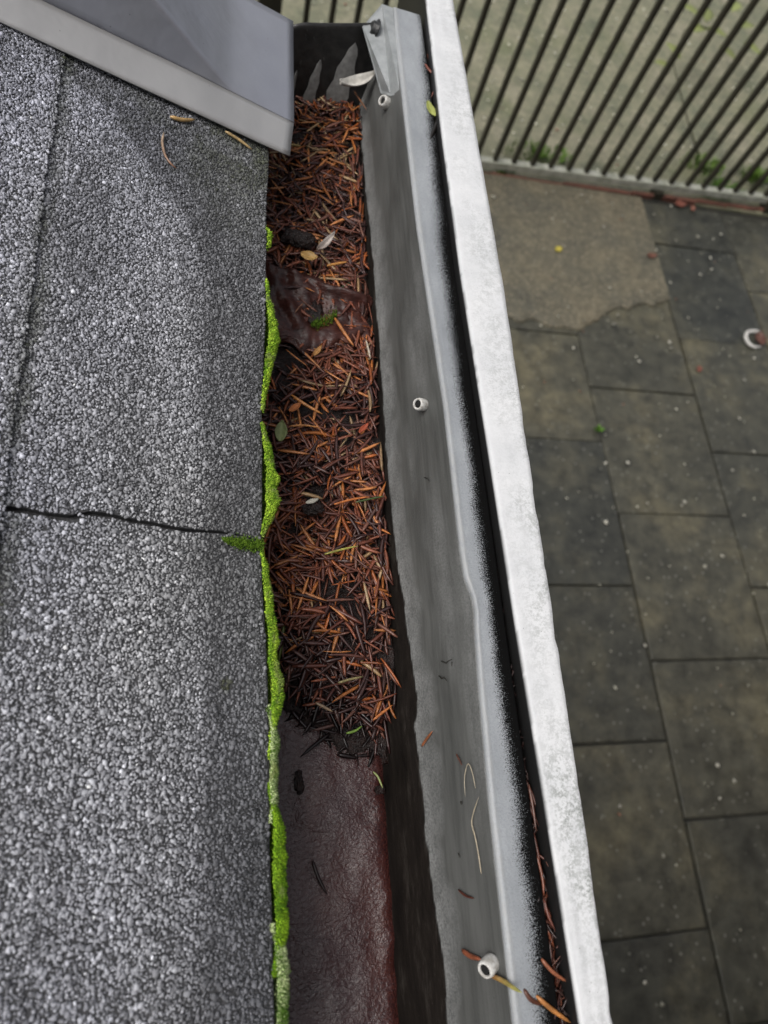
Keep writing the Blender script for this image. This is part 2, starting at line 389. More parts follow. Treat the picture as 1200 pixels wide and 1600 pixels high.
roof = empty('shingle_roof', tuple(roofp(0, .2)))
def rchild(name, me, mat, parent=None):
    o = obj(name, me, mat)
    if parent is None: o.parent = roof; o.matrix_parent_inverse = roof.matrix_basis.inverted()
    else: o.parent = parent; o.matrix_parent_inverse = (parent.parent.matrix_basis @ parent.matrix_parent_inverse @ parent.matrix_basis).inverted() if parent.parent else parent.matrix_basis.inverted()
    return o
def prism(name, pts_top, drop):
    """slab from an outline (top points) pushed down along the roof normal"""
    n = len(pts_top); V = list(pts_top) + [p - NR * drop for p in pts_top]
    Fc = [tuple(range(n)), tuple(range(2 * n - 1, n - 1, -1))] + [(i, i + n, (i + 1) % n + n, (i + 1) % n) for i in range(n)]
    import bmesh
    me = make_mesh(name, V, Fc); bm = bmesh.new(); bm.from_mesh(me); bmesh.ops.recalc_face_normals(bm, faces=bm.faces); bm.to_mesh(me); bm.free(); return me
rchild('roof_deck', prism('roof_deck', [roofp(.012, -2.9, -.0045), roofp(2.2, -2.9, -.0045), roofp(2.2, .60, -.0045), roofp(.012, .60, -.0045)], .02), M['bitumen'])
# outlines: edge line of the two lower shingles wobbles a little
def edge_s(y): return (fbm(y * 22, y * 0 + 3, 3, 21) - .5) * .004 + np.interp(y, [-.1, .05, .15, .25, .47], [-.004, -.0015, .0015, .001, -.003])
def seam_y(s): return .1495 + (fbm(s * 40, s * 0, 3, 4) - .5) * .006 - .004 * (s > .1)
UP = .136                                              # exposure of the lower course
def up_edge(y): return np.interp(y, [-.2, .1, .17, .3, .46], [.1335, .133, .1362, .140, .143]) + (fbm(y * 30, y * 0, 3, 8) - .5) * .003
gap = .0014
def lower_outline(y0, y1, lo_seam, hi_seam):
    pts = []
    yy = np.linspace(y0, y1, 40)
    ss = np.linspace(0, .22, 24)
    def yl(s): return seam_y(s) + gap * np.interp(s, [0, .05, .13], [.2, .9, 1.3]) if lo_seam else np.full_like(s, y0)
    def yh(s): return seam_y(s) - gap * np.interp(s, [0, .05, .13], [.2, .9, 1.3]) if hi_seam else np.full_like(s, y1)
    e0 = edge_s(yy)
    a = [roofp(e0[i], np.clip(yy[i], yl(np.array([0.]))[0], yh(np.array([0.]))[0])) for i in range(len(yy))]
    b = [roofp(s, yh(np.array([s]))[0]) for s in ss[1:]]
    c_ = [roofp(s, yl(np.array([s]))[0]) for s in ss[:0:-1]]
    return a + b + c_
shA = rchild('shingle', prism('shingle', lower_outline(.151, .60, True, False), .004), M['bitumen'])
shB = rchild('shingle', prism('shingle', lower_outline(-.9, .1485, False, True), .004), M['bitumen'])
yy = np.linspace(-.9, .60, 90)
UE = .0022                                             # the upper course lies on the lower one
pc = [roofp(up_edge(y), y, UE) for y in yy] + [roofp(.42, .60, UE), roofp(.42, -.9, UE)]
shC = rchild('shingle', prism('shingle', pc, .003), M['bitumen'])
for k in range(1, 6):
    s0 = .38 + (k - 1) * .3
    rchild('shingle', prism('shingle', [roofp(s0, -2.9, UE + .0035 * k), roofp(s0 + .34, -2.9, UE + .0035 * k), roofp(s0 + .34, .60, UE + .0035 * k), roofp(s0, .60, UE + .0035 * k)], .003), M['sheet'])
rchild('shingle', prism('shingle', [roofp(0, -2.9), roofp(.40, -2.9), roofp(.40, -.902), roofp(0, -.902)], .003), M['sheet'])
tag(roof, 'grey mineral shingle roof slope with an open seam above the gutter', 'roof')

# crushed mineral granules, thousands, one mesh for each shingle
def granules(S_, Y_, E_, rad, colr, name, parent):
    n = len(S_); K = 5
    a0 = rng.uniform(0, 2 * np.pi, n)
    ang = a0[:, None] + (np.arange(K) / K * 2 * np.pi)[None] + rng.uniform(-.35, .35, (n, K))
    rr = rad[:, None] * rng.uniform(.7, 1.15, (n, K))
    el = rng.uniform(.65, 1.0, n)[:, None]
    dx = np.cos(ang) * rr; dy = np.sin(ang) * rr * el
    rot = rng.uniform(0, np.pi, n)[:, None]
    dx, dy = dx * np.cos(rot) - dy * np.sin(rot), dx * np.sin(rot) + dy * np.cos(rot)
    ht = rad[:, None] * rng.uniform(.18, .48, (n, 1))
    tx = rng.normal(0, .13, (n, 1)); ty = rng.normal(0, .13, (n, 1))
    sh = rng.uniform(.62, .90, (n, 1))
    top = roofp(S_[:, None] + dx * sh, Y_[:, None] + dy * sh, E_[:, None] + ht + (dx * tx + dy * ty) * sh)
    bot = roofp(S_[:, None] + dx, Y_[:, None] + dy, np.broadcast_to(E_[:, None] - .0003, (n, K)) + ht * .12)
    V = np.concatenate([top, bot], 1).reshape(-1, 3)                    # n*10
    b = (np.arange(n) * 10)[:, None]
    tri = []
    for i in range(1, K - 1): tri.append((0, i, i + 1))
    for i in range(K):
        j = (i + 1) % K; tri += [(i, i + 5, j + 5), (i, j + 5, j)]
    T = np.array(tri); Fc = (b[:, :, None] + T[None]).reshape(-1, 3)
    # s axis points towards -x, so the order above comes out facing down: flip
    Fc = Fc[:, ::-1]
    C = np.repeat(colr, 10, axis=0)
    me = make_mesh(name, V, Fc, False, C)
    o = rchild('granules', me, M['granule'], parent); o['kind'] = 'stuff'; return o
sp = .00132
gs, gy = np.meshgrid(np.arange(-.004, .40, sp), np.arange(-.20, .50, sp), indexing='ij')
gs = gs.ravel() + rng.uniform(-.5, .5, gs.size) * sp; gy = gy.ravel() + rng.uniform(-.5, .5, gy.size) * sp
P = roofp(gs, gy, 0.); px, py, dz = proj(P)
keep = (px > -70) & (px < 560) & (py > 30) & (py < 1680) & (dz > .05)
gs, gy = gs[keep], gy[keep]
ue = up_edge(gy); es = edge_s(gy); sy = seam_y(gs)
isC = gs > ue - .0006
low = ~isC & (gs > es + .0006)
gw = gap * np.interp(gs, [0, .05, .13], [.2, .9, 1.3]) + .0001
isA = low & (gy > sy + gw); isB = low & (gy < sy - gw)
def gran_col(s, y):
    n = len(s)
    v = np.exp(rng.normal(math.log(.285), .30, n))
    v = np.where(rng.random(n) < .012, rng.uniform(.40, .52, n), v)
    v = np.where(rng.random(n) < .14, v * .45, v)
    st = fbm(s * 26, y * 9, 4, 31)                       # weather streaks
    wet_s = np.interp(y, [-.2, .0, .15, .30, .36, .40, .44, .47], [.030, .034, .036, .042, .056, .080, .115, .17]) + (fbm(s * 22, y * 22, 4, 77) - .5) * .016
    edge = np.interp(s - wet_s, [-.06, -.005, .003, .03], [.64, .54, 1.0, 1.16])       # damp band that never dries along the eaves
    v = v * np.interp(st, [.3, .5, .7], [.70, .98, 1.18]) * edge
    blu = np.clip(fbm(s * 14, y * 7, 3, 55) * .6 + np.interp(s, [.05, .16], [0, .35]) + np.interp(y, [-.1, .0, .2, .45], [.18, .0, .02, .16]), 0, 1)
    C = np.stack([v * (1.0 - .04 * blu), v * (1.005 - .02 * blu), v * (1.01 + .15 * blu)], 1)
    # algae film in the damp corner below the flashing and along the course edge
    alg = np.clip(np.interp(y, [.34, .455], [0, .75]) * np.interp(s, [0, .05, .13], [1, .7, .15]), 0, 1) * np.interp(fbm(s * 60, y * 60, 3, 3), [.35, .6], [.35, 1])
    alg = np.maximum(alg, np.exp(-((s - up_edge(y) + .003) / .006) ** 2) * .55 * np.interp(fbm(s * 80, y * 30, 3, 13), [.35, .6], [0, 1]))
    C = C * (1 - alg[:, None]) + np.array([.045, .052, .022]) * alg[:, None] * rng.uniform(.5, 1.5, (n, 1))
    # one small lichen spot
    d = np.hypot(s - .0215, y - .0665); k = np.clip((.0045 - d) / .002, 0, 1)[:, None] * .75
    C = C * (1 - k) + np.array([.05, .055, .02]) * k
    # pressed edge of the upper course collects dirt
    return np.clip(C, .004, .9)
for msk, e0, par in ((isA, 0., shA), (isB, 0., shB), (isC, UE, shC)):
    s_, y_ = gs[msk], gy[msk]
    r_ = np.clip(rng.lognormal(math.log(.00080), .36, len(s_)), .0004, .0019)
    und = fbm(s_ * 30, y_ * 30, 2, 91) * .0007 + rng.random(len(s_)) * .0003
    E_ = e0 + und + np.where(msk[msk], 0, 0)
    granules(s_, y_, E_, r_, gran_col(s_, y_), 'granules', par)

# ================================================================== VERGE FLASHING
fl = empty('verge_flashing', tuple(roofp(0, .5, .01)))
def fchild(name, me, mat):
    o = obj(name, me, mat, fl); o.matrix_parent_inverse = fl.matrix_basis.inverted(); return o
SS = np.linspace(-.018, .60, 90)
def flash_strip(ts, fy_, fe_, name, pale, pal_attr=None):
    V = []; A = []
    for s in SS:
        for t in ts:
            V.append(roofp(s + 0.0, fy_(s, t), fe_(s, t))); A.append(pale)
    me = make_mesh(name, V, grid_faces(len(SS), len(ts))[:, ::-1], True, None, {'pale': A})
    o = fchild(name, me, M['flashing'])
    md = o.modifiers.new('thick', 'SOLIDIFY'); md.thickness = .0011; md.offset = 0
    return o
wob = lambda s: (fbm(np.array([s * 9.]), np.array([0.]), 2, 6)[0] - .5) * .004
yb = lambda s: .4655 + np.interp(s, [-.018, .0, .2], [.004, .003, .0]) + wob(s) * .4
yf = lambda s: .4975 + np.interp(s, [-.02, .07, .2, .5], [.0, -.001, -.006, -.01]) + wob(s) * .4
ef = lambda s: .0125
eb = lambda s: .0048
# riser opens up towards the ridge: height zero at the gutter end
rw = lambda s: np.interp(s, [-.02, .035, .06, .10, .16, .3], [0.0005, .001, .005, .012, .018, .03])
rise = lambda s: np.interp(s, [-.02, .035, .06, .10, .16, .3], [0.0, .0006, .010, .028, .046, .075])
t5 = np.linspace(0, 1, 7)
flash_strip(t5, lambda s, t: yb(s) + (yf(s) - yb(s)) * t, lambda s, t: eb(s) + (ef(s) - eb(s)) * t, 'front_strip', 1.0)
t9 = np.linspace(0, 1, 24)
def uy(s, t):
    y0 = yf(s); y1 = .617 - np.interp(s, [-.018, .05], [.0, .006])
    r = rw(s); k = .35
    return y0 + (r * t / k if t < k else r + (y1 - y0 - r) * (t - k) / (1 - k))
def ue_(s, t):
    k = .35; e0 = ef(s) + .0004
    rr = rise(s)
    if t < k:
        q = t / k; return e0 + rr * q
    return e0 + rr + .004 * (t - k)
flash_strip(t9, uy, ue_, 'top_sheet', 0.0)
ts = np.linspace(0, 1, 4)
flash_strip(ts, lambda s, t: uy(s, 1) + .0006 + .003 * t, lambda s, t: ue_(s, 1) - .09 * t, 'drip_edge', 0.0)
tag(fl, 'grey folded metal flashing along the sloping end of the roof', 'flashing')

# ================================================================== GUTTER
gut = empty('box_gutter', (.07, .2, Z(.485)))
def gchild(name, me, mat, parent=None):
    o = obj(name, me, mat, gut); o.matrix_parent_inverse = gut.matrix_basis.inverted(); return o
WX0, WH0, WX1, WH1 = .113, .48, .1443, .38            # wall foot and lip
NW = np.array([-(WH0 - WH1), 0, (WX1 - WX0)]); NW = NW / np.linalg.norm(NW)
def on_wall(px, py, off=0.): return on_plane(px, py, np.array([WX0, 0, Z(WH0)]) + NW * off, NW)
def wall_x(h): return WX0 + (WH0 - h) / (WH0 - WH1) * (WX1 - WX0)
Y0, Y1 = -.9, .676
def lip_off(y):
    return np.interp(y, [-.9, -.1, .0, .06, .092, .108, .116, .128, .145, .25, .41, .68],
                     [0, 0, .0010, .0030, .0046, .0062, .0056, .0022, .0014, .0018, -.0030, -.0028])
ny = 430; ys = np.concatenate([np.linspace(-.9, -.2, 30)[:-1], np.linspace(-.2, Y1, ny)])
# floor sheet
nx = 40; xs = np.linspace(-.004, WX0 + .0005, nx)
XX, YY = np.meshgrid(xs, ys, indexing='ij')
fh = Z(WH0) + .002 + (fbm(XX * 60, YY * 40, 4, 2) - .5) * .004 + (fbm(XX * 15, YY * 8, 2, 2) - .5) * .003
edge_d = (WX0 - XX)
fh = fh - np.clip(.004 - edge_d + (fbm(XX * 0, YY * 120, 3, 12) - .5) * .005, 0, .006) * .9
rust = np.clip(1 - edge_d / (.028 + .012 * (fbm(YY * 40, YY * 0, 3, 8) - .5)), 0, 1) * np.interp(YY, [-.2, 0, .1], [.45, .42, .2])
fo = gchild('gutter_floor', make_mesh('gutter_floor', np.stack([XX, YY, fh], -1).reshape(-1, 3), grid_faces(nx, len(ys)), True, None, {'rust': rust.ravel()}), M['floor'])
fo['label'] = 'wet reddish brown coated floor of the gutter'
# outer wall
tt = np.linspace(0, 1, 90)
TT, YW = np.meshgrid(tt, ys, indexing='ij')
HW = WH0 + .003 - TT * (WH0 + .003 - WH1)
XW = wall_x(HW) + lip_off(YW) * TT ** 2 + (fbm(HW * 12, YW * 5, 2, 15) - .5) * .0016 * np.sin(np.pi * TT)
ln = [on_wall(*p) for p in ((572, 300), (583, 400), (594, 560), (603, 700), (612, 800), (620, 870), (629, 930), (640, 1020), (648, 1060), (651, 1110), (646, 1135), (656, 1210), (661, 1260), (664, 1310), (678, 1400), (684, 1450), (691, 1500), (700, 1600))]
lY = np.array([q[1] for q in ln])[::-1]; lH = np.array([CAMZ - q[2] for q in ln])[::-1]
bh = np.interp(YW, lY, lH) + (fbm(YW * 90, YW * 0, 3, 19) - .5) * .0035
stain = np.clip((HW - bh) / .0008 + .5, 0, 1)
pale_w = .019 + (fbm(YW * 40, HW * 50, 4, 44) - .5) * .022
pat = np.clip(1 - (bh - HW) / pale_w, 0, 1); pat = np.where(HW > bh, 0, pat) ** .7
pat = np.clip(pat + .45 * np.clip((fbm(HW * 50, YW * 9, 4, 29) - .52) * 4, 0, 1), 0, 1) * .9  # pale tone along the stain edge plus scattered blotches
rustw = np.clip(1 - (WH0 - HW) / .03, 0, 1) * np.interp(fbm(YW * 30, HW * 60, 3, 71), [.4, .6], [0, 1]) * 0
wm = make_mesh('outer_wall', np.stack([XW, YW, Z(0) - HW], -1).reshape(-1, 3), grid_faces(len(tt), len(ys)), True, None, {'stain': stain.ravel(), 'pale_tone': pat.ravel(), 'rust': rustw.ravel()})
wo_ = gchild('outer_wall', wm, M['zinc'])
md = wo_.modifiers.new('thick', 'SOLIDIFY'); md.thickness = .0012; md.offset = -1
# rounded lip and flange
prof = []                                                # (dx, dh, edge, grime coordinate)
for q in np.linspace(0, 1, 7):
    a = math.radians(190 - 105 * q); prof.append((.0026 + .0026 * math.cos(a), -.0026 * math.sin(a) - .0004, 1.0 if q > .2 else .3))
for dx in np.linspace(.0040, .0245, 22): prof.append((dx, -.0026 + (dx - .004) * .10, np.clip(1 - (dx - .003) / .0015, 0, 1)))
for q in np.linspace(.2, 1, 4): prof.append((.0245 + .0012 * q, -.0006 + .016 * q, 0))
PV = []; AE = []; AG = []
gb = np.interp(ys, [-.2, -.09, -.05, 0, .05, .15, .3, .45, .55, .66], [.0168, .0160, .0165, .0170, .0160, .0148, .0145, .0172, .0205, .024]) + (fbm(ys * 40, ys * 0, 3, 60) - .5) * .003
lo = lip_off(ys)
for (dx, dh, e) in prof:
    fold = np.where(dx > .012, 1, dx / .012)
    lo2 = lo * (1 - np.clip(dx / .02, 0, 1))
    PV.append(np.stack([WX1 + lo2 + dx, ys, np.full_like(ys, Z(WH1)) - dh], -1)); AE.append(np.full_like(ys, e)); AG.append(np.clip(.5 + (dx - gb + .0012) / .0105, -1, 2))
fm = make_mesh('lip_flange', np.array(PV).reshape(-1, 3), grid_faces(len(prof), len(ys)), True, None, {'edge': np.array(AE).ravel(), 'grime': np.array(AG).ravel()})
lf = gchild('lip_flange', fm, M['flange']); lf['label'] = 'pale zinc lip of the gutter, blackened along its outer side'
# back wall under the eaves, outside skin
gchild('back_wall', box_mesh('back_wall', -.012, -.0045, Y0, .60, Z(.485), Z(.40)), M['endblack'])
gchild('gutter_base', box_mesh('gutter_base', -.03, .112, Y0, .60, Z(.499), Z(.4865)), M['tab'])
# end plate
ex0 = .618
n1, n2 = 26, 20
V = []
for i in range(n1):
    u = i / (n1 - 1)
    for j in range(n2):
        v = j / (n2 - 1)
        topz = Z(.3875 + .004 * max(0, (.52 - u) / .1) ** 2 * (u < .52) - .006 * u)
        x = -.02 + (.118 + .024 * v + .02) * u
        z = Z(.483) + (topz - Z(.483)) * v
        V.append((x, ex0 + .013 * v + .006 * u + .024 * v * u * u, z))
ep = gchild('end_plate', make_mesh('end_plate', V, grid_faces(n1, n2)[:, ::-1], True), M['endblack'])
md = ep.modifiers.new('thick', 'SOLIDIFY'); md.thickness = .0014; md.offset = 1
# bare metal runs down the plate: tapering tongues, slightly proud
def plate_pt(u, v, off=-.0012):
    x = -.02 + (.138 + .024 * v) * u
    topz = Z(.3875 + .004 * max(0, (.52 - u) / .1) ** 2 * (u < .52) - .006 * u)
    return np.array([x, ex0 + .013 * v + .006 * u + .024 * v * u * u + off, Z(.483) + (topz - Z(.483)) * v])
for u0, wd, vt in ((.50, .020, .62), (.625, .040, .72), (.80, .075, .86)):
    V = []; nv = 14
    for j in range(nv):
        v = .2 + (vt - .2) * j / (nv - 1)
        k = (1 - (j / (nv - 1)) ** 2.2) ** .6
        for sgn in (-1, -.3, .3, 1): V.append(plate_pt(u0 + sgn * wd * k * (1 + .12 * math.sin(j * 1.7 + sgn)) + .015 * j / nv, v, -.0012 - .0004 * (abs(sgn) < .5)))
    gchild('metal_run', make_mesh('metal_run', V, grid_faces(nv, 4), True), M['run'])
# folded corner tab over the wall end
tp = [on_level(566, 42, Z(.3845)), on_level(597, 6, Z(.3765)), on_level(613, 12, Z(.3765)), on_wall(625, 146, .0022), on_wall(610, 150, .0022), on_wall(595, 146, .0022)]
import bmesh
me = make_mesh('corner_tab', tp + [q - NW * .0012 for q in tp], [tuple(range(6)), tuple(range(11, 5, -1))] + [(i, i + 6, (i + 1) % 6 + 6, (i + 1) % 6) for i in range(6)])
bm = bmesh.new(); bm.from_mesh(me); bmesh.ops.recalc_face_normals(bm, faces=bm.faces); bm.to_mesh(me); bm.free()
gchild('corner_tab', me, M['tab'])
# screw
q = on_level(588, 47, Z(.3845))
def lathe(name, prof_, axis, origin, seg=20):
    axis = np.asarray(axis, float); axis /= np.linalg.norm(axis)
    a = np.cross(axis, (0, 1, .13)); a /= np.linalg.norm(a); b = np.cross(axis, a)
    V = []
    for r, t in prof_:
        for k in range(seg):
            t2 = 2 * math.pi * k / seg; V.append(origin + axis * t + r * (math.cos(t2) * a + math.sin(t2) * b))
    Fc = []
    for i in range(len(prof_) - 1):
        for k in range(seg):
            k2 = (k + 1) % seg; Fc.append((i * seg + k, i * seg + k2, (i + 1) * seg + k2, (i + 1) * seg + k))
    Fc.append(tuple(range(seg))[::-1]); Fc.append(tuple((len(prof_) - 1) * seg + k for k in range(seg)))
    me = make_mesh(name, V, Fc, True); bm = bmesh.new(); bm.from_mesh(me); bmesh.ops.recalc_face_normals(bm, faces=bm.faces); bm.to_mesh(me); bm.free(); return me
sm = lathe('screw_head', [(.0085, 0), (.0090, .001), (.0062, .0016), (.0064, .0045), (.0048, .0058), (.0012, .0050)], NW, q, 10)
gchild('screw_head', sm, M['screw'])
# three white spacer sleeves through the wall
for (px, py) in ((602, 160), (657, 632), (763, 1510)):
    q = on_wall(px, py, .0046 if py == 160 else .004)
    d = np.array([-.76, -.30, .56]); d /= np.linalg.norm(d)
    o0 = q - d * .0045
    pr = [(.0030, -.001), (.0042, 0), (.0045, .0015), (.0045, .0065), (.0040, .0082), (.0034, .0086), (.0029, .0084), (.0027, .0074), (.0026, .003)]
    if py == 160: pr = [(r * 1.12, t * 1.1) for r, t in pr]
    sl_ = gchild('spacer_sleeve', lathe('spacer_sleeve', pr, d, o0), M['plastic'])
    hm = lathe('bore', [(.0026, .0066), (.0026, .0076), (.0004, .0077)], d, o0, 14)
    ho = obj('bore', hm, M['hole'], sl_); ho.matrix_parent_inverse = (gut.matrix_basis @ sl_.matrix_parent_inverse).inverted()
for pts, w_ in (([(690, 1033), (697, 1036), (700, 1033), (706, 1030)], .0008), ([(706, 1034), (706, 1041)], .0006), ([(686, 1056), (690, 1060), (694, 1058), (698, 1064)], .0009), ([(663, 746), (668, 747), (671, 751)], .0006), ([(720, 1252), (721, 1257)], .0010), ([(716, 1333), (718, 1340)], .0006)):
    Pm = np.array([on_wall(*p, .0008) for p in pts])
    gchild('corrosion_mark', tube_mesh('corrosion_mark', Pm, w_ * np.linspace(.6, .3, len(Pm)), 5), M['soil'])
tag(gut, 'grey zinc box gutter with a wet brown floor below the roof edge', 'gutter')

# ================================================================== WHITE BOARD
BT = .3695
ys2 = np.concatenate([np.linspace(-.9, -.2, 20)[:-1], np.linspace(-.2, .80, 420)])
xl = np.interp(ys2, [-.9, -.1, 0, .09, .2, .36, .5, .69, .8], [.1742, .1742, .1728, .1709, .1698, .1677, .1685, .1718, .172])
xr = np.interp(ys2, [-.9, -.1, -.02, .05, .17, .35, .52, .69, .8], [.1975, .1965, .1975, .1975, .1985, .2015, .2005, .1996, .199])
chip = (fbm(ys2 * 90, ys2 * 0, 3, 40) - .5) * np.interp(ys2, [-.2, .05, .2, .7], [.0016, .0010, .0005, .0004])
cham = np.interp(ys2, [-.9, -.05, 0, .1, .2, .4, .7], [.0052, .0050, .0034, .0022, .0016, .0009, .0006]) + np.clip((fbm(ys2 * 45, ys2 * 0, 3, 41) - .55) * .01, 0, .002) * np.interp(ys2, [-.1, .1, .3], [1, .5, .15])
R_ = []
def ring(x, h): R_.append(np.stack([x, ys2, np.full_like(ys2, CAMZ) - h], -1))
one = np.ones_like(ys2)
ring(xl + .0004, BT * one + .075); ring(xl + .0002, BT * one + .012); ring(xl, BT * one + .002); ring(xl + .0006, BT * one + .0006)
ring(xl + .002, BT * one)
for k in np.linspace(.15, .9, 10): ring(xl + (xr - xl - cham) * k, BT * one + (fbm(ys2 * 20, one * k * 6, 2, 3) - .5) * .0006)
ring(xr - cham + chip, BT * one); ring(xr - cham * .55 + chip * .5, BT * one + .0012 + cham * .5); ring(xr, BT * one + .003 + cham * 1.5); ring(xr, BT * one + .09)
nr = len(R_); VV = np.array(R_)
dirt = np.zeros((nr, len(ys2))); grime = np.zeros_like(dirt)
for i in range(nr):
    k = np.clip((i - 4) / 11., 0, 1)
    big = np.interp(ys2 + (k - .5) * .03, [-.2, -.10, -.065, -.045, -.02, .0, .015, .03, .2, .3, .5, .6], [.3, .28, .4, .85, 1., .9, .6, .35, .42, .30, .36, .2]) * np.interp(k, [0, .25, .5, .9, 1], [.25, .7, 1, 1, .8])
    dirt[i] = np.clip(big * np.interp(fbm(ys2 * 36, one * k * 1.2, 4, 66), [.3, .62], [.35, 1.25]) + np.interp(k, [.6, .95], [0, .25]) * (fbm(ys2 * 22, one * k, 3, 67) > .5), 0, 1)
    if i < 3: grime[i] = 1.
    elif i == 3: grime[i] = .25 + .3 * (fbm(ys2 * 60, one, 3, 5) > .55)
bme = make_mesh('white_edge_board', VV.reshape(-1, 3), grid_faces(nr, len(ys2)), False, None, {'dirt': dirt.ravel(), 'grime': grime.ravel()})
bm = bmesh.new(); bm.from_mesh(bme)
bmesh.ops.holes_fill(bm, edges=[e for e in bm.edges if e.is_boundary], sides=0); bmesh.ops.recalc_face_normals(bm, faces=bm.faces); bm.to_mesh(bme); bm.free()
bme.polygons.foreach_set('use_smooth', np.ones(len(bme.polygons), bool))
bo = obj('edge_board', bme, M['board']); tag(bo, 'white painted board running along the outer side of the gutter', 'board')

# ================================================================== NEEDLE LITTER
def front_y(x): return np.interp(x, [.0, .045, .06, .075, .085, .10, .115], [.085, .078, .066, .060, .052, .047, .040])
def litter_h(x, y):
    """depth of the heap's surface below the camera"""
    d = y - front_y(x)
    h = .4535 + (fbm(x * 28, y * 20, 3, 10) - .5) * .010
    h = h - .004 * np.clip((y - .5) / .1, 0, 1)
    h = h + np.clip(1 - d / .055, 0, 1) ** 1.6 * .022
    h = h + .006 * np.exp(-(((x - .07) / .05) ** 2 + ((y - .37) / .035) ** 2))
    return h
# heap body
xs = np.linspace(-.003, .128, 80); yl = np.linspace(.03, .635, 330)
XX, YY = np.meshgrid(xs, yl, indexing='ij')
HH = litter_h(XX, YY) + .0048 + (fbm(XX * 180, YY * 180, 3, 7) - .5) * .006
out = YY < front_y(XX) - .008 + (fbm(XX * 110, YY * 90, 3, 23) - .5) * .022
HH = np.where(out, .486, np.minimum(HH, .4740 + (fbm(XX * 200, YY * 200, 3, 70) - .5) * .004))
XX2 = np.minimum(XX, wall_x(HH) - .0002)
hb = obj('litter_heap', make_mesh('litter_heap', np.stack([XX2, YY, CAMZ - HH], -1).reshape(-1, 3), grid_faces(80, 330), True), M['mould'])
tag(hb, 'black rotted leaf mould filling the gutter under the needles', 'leaf mould', kind='stuff')

PAL = {'black': [(.010, .006, .006), (.016, .009, .009), (.022, .013, .012)],
       'dark': [(.040, .018, .017), (.055, .024, .022), (.062, .032, .030), (.075, .031, .027), (.100, .052, .044)],
       'brown': [(.15, .050, .034), (.19, .062, .037), (.13, .050, .037), (.23, .078, .044), (.17, .076, .055)],
       'orange': [(.36, .105, .028), (.43, .15, .042), (.30, .085, .026), (.50, .20, .07)],
       'tan': [(.38, .25, .13), (.46, .33, .19), (.30, .20, .11)],
       'green': [(.10, .15, .03), (.16, .20, .05), (.05, .10, .045)]}
def needle_verts(n, L, W, bend, K=6):
    """n needles along +x, flat side up; returns (n, K*4, 3)"""
    t = np.linspace(-.5, .5, K)[None]
    x = t * L[:, None]
    yb_ = bend[:, None] * (t ** 2 - .08) * L[:, None]
    zb_ = (rng.normal(0, .07, n))[:, None] * (t ** 2 - .08) * L[:, None]
    prof_ = np.array([.45, .95, 1.0, .95, .75, .08])[None] if K == 6 else np.interp(t[0], [-.5, -.3, 0, .3, .5], [.35, .9, 1, .8, .1])[None]
    wv = W[:, None] * .5 * prof_
    th = wv * .27
    V = np.zeros((n, K, 4, 3))
    for k, (a, b) in enumerate(((1, 0), (0, 1), (-1, 0), (0, -1))):
        V[:, :, k, 0] = x; V[:, :, k, 1] = yb_ + a * wv; V[:, :, k, 2] = zb_ + b * th
    return V.reshape(n, K * 4, 3)
def needle_faces(K=6):
    f = []
    for i in range(K - 1):
        for k in range(4):
            k2 = (k + 1) % 4; f.append((i * 4 + k, i * 4 + k2, (i + 1) * 4 + k2, (i + 1) * 4 + k))
    f.append((3, 2, 1, 0)); e = (K - 1) * 4; f.append((e, e + 1, e + 2, e + 3))
    return np.array(f)[:, ::-1]
NF = needle_faces()
def rotmat(yaw, pitch, roll):
    cy, sy_, cp, sp_, cr, sr = np.cos(yaw), np.sin(yaw), np.cos(pitch), np.sin(pitch), np.cos(roll), np.sin(roll)
    R = np.zeros((len(yaw), 3, 3))
    R[:, 0, 0] = cy * cp; R[:, 0, 1] = cy * sp_ * sr - sy_ * cr; R[:, 0, 2] = cy * sp_ * cr + sy_ * sr
    R[:, 1, 0] = sy_ * cp; R[:, 1, 1] = sy_ * sp_ * sr + cy * cr; R[:, 1, 2] = sy_ * sp_ * cr - cy * sr
    R[:, 2, 0] = -sp_; R[:, 2, 1] = cp * sr; R[:, 2, 2] = cp * cr
    return R
def leaf_zone(x, y):                                     # where the wet brown leaf shows
    return (((x - .055) / .047) ** 2 + ((y - .373) / .052) ** 2) < 1
N = 6000
nx_ = rng.uniform(.012, .128, N); ny_ = rng.uniform(.035, .632, N)
lev = rng.beta(1.6, 1.3, N)                              # 0 deep .. 1 on top
nh = litter_h(nx_, ny_) + .0045 - lev * .0085
clot = fbm(nx_ * 42, ny_ * 42, 3, 88)                    # sodden clots with few needles
ok = (rng.random(N) < np.interp(clot, [.30, .42], [.12, 1])) & (ny_ > front_y(nx_) - .004 + rng.normal(0, .006, N)) & (nx_ < wall_x(nh) - .002) & ~(leaf_zone(nx_, ny_) & (rng.random(N) < np.interp(nx_, [.058, .08], [.95, .2])))
nx_, ny_, lev, nh = nx_[ok], ny_[ok], lev[ok], nh[ok]; N = len(nx_)
L = rng.uniform(.010, .028, N); W_ = rng.uniform(.0016, .0033, N)
yaw = rng.uniform(0, 2 * np.pi, N)
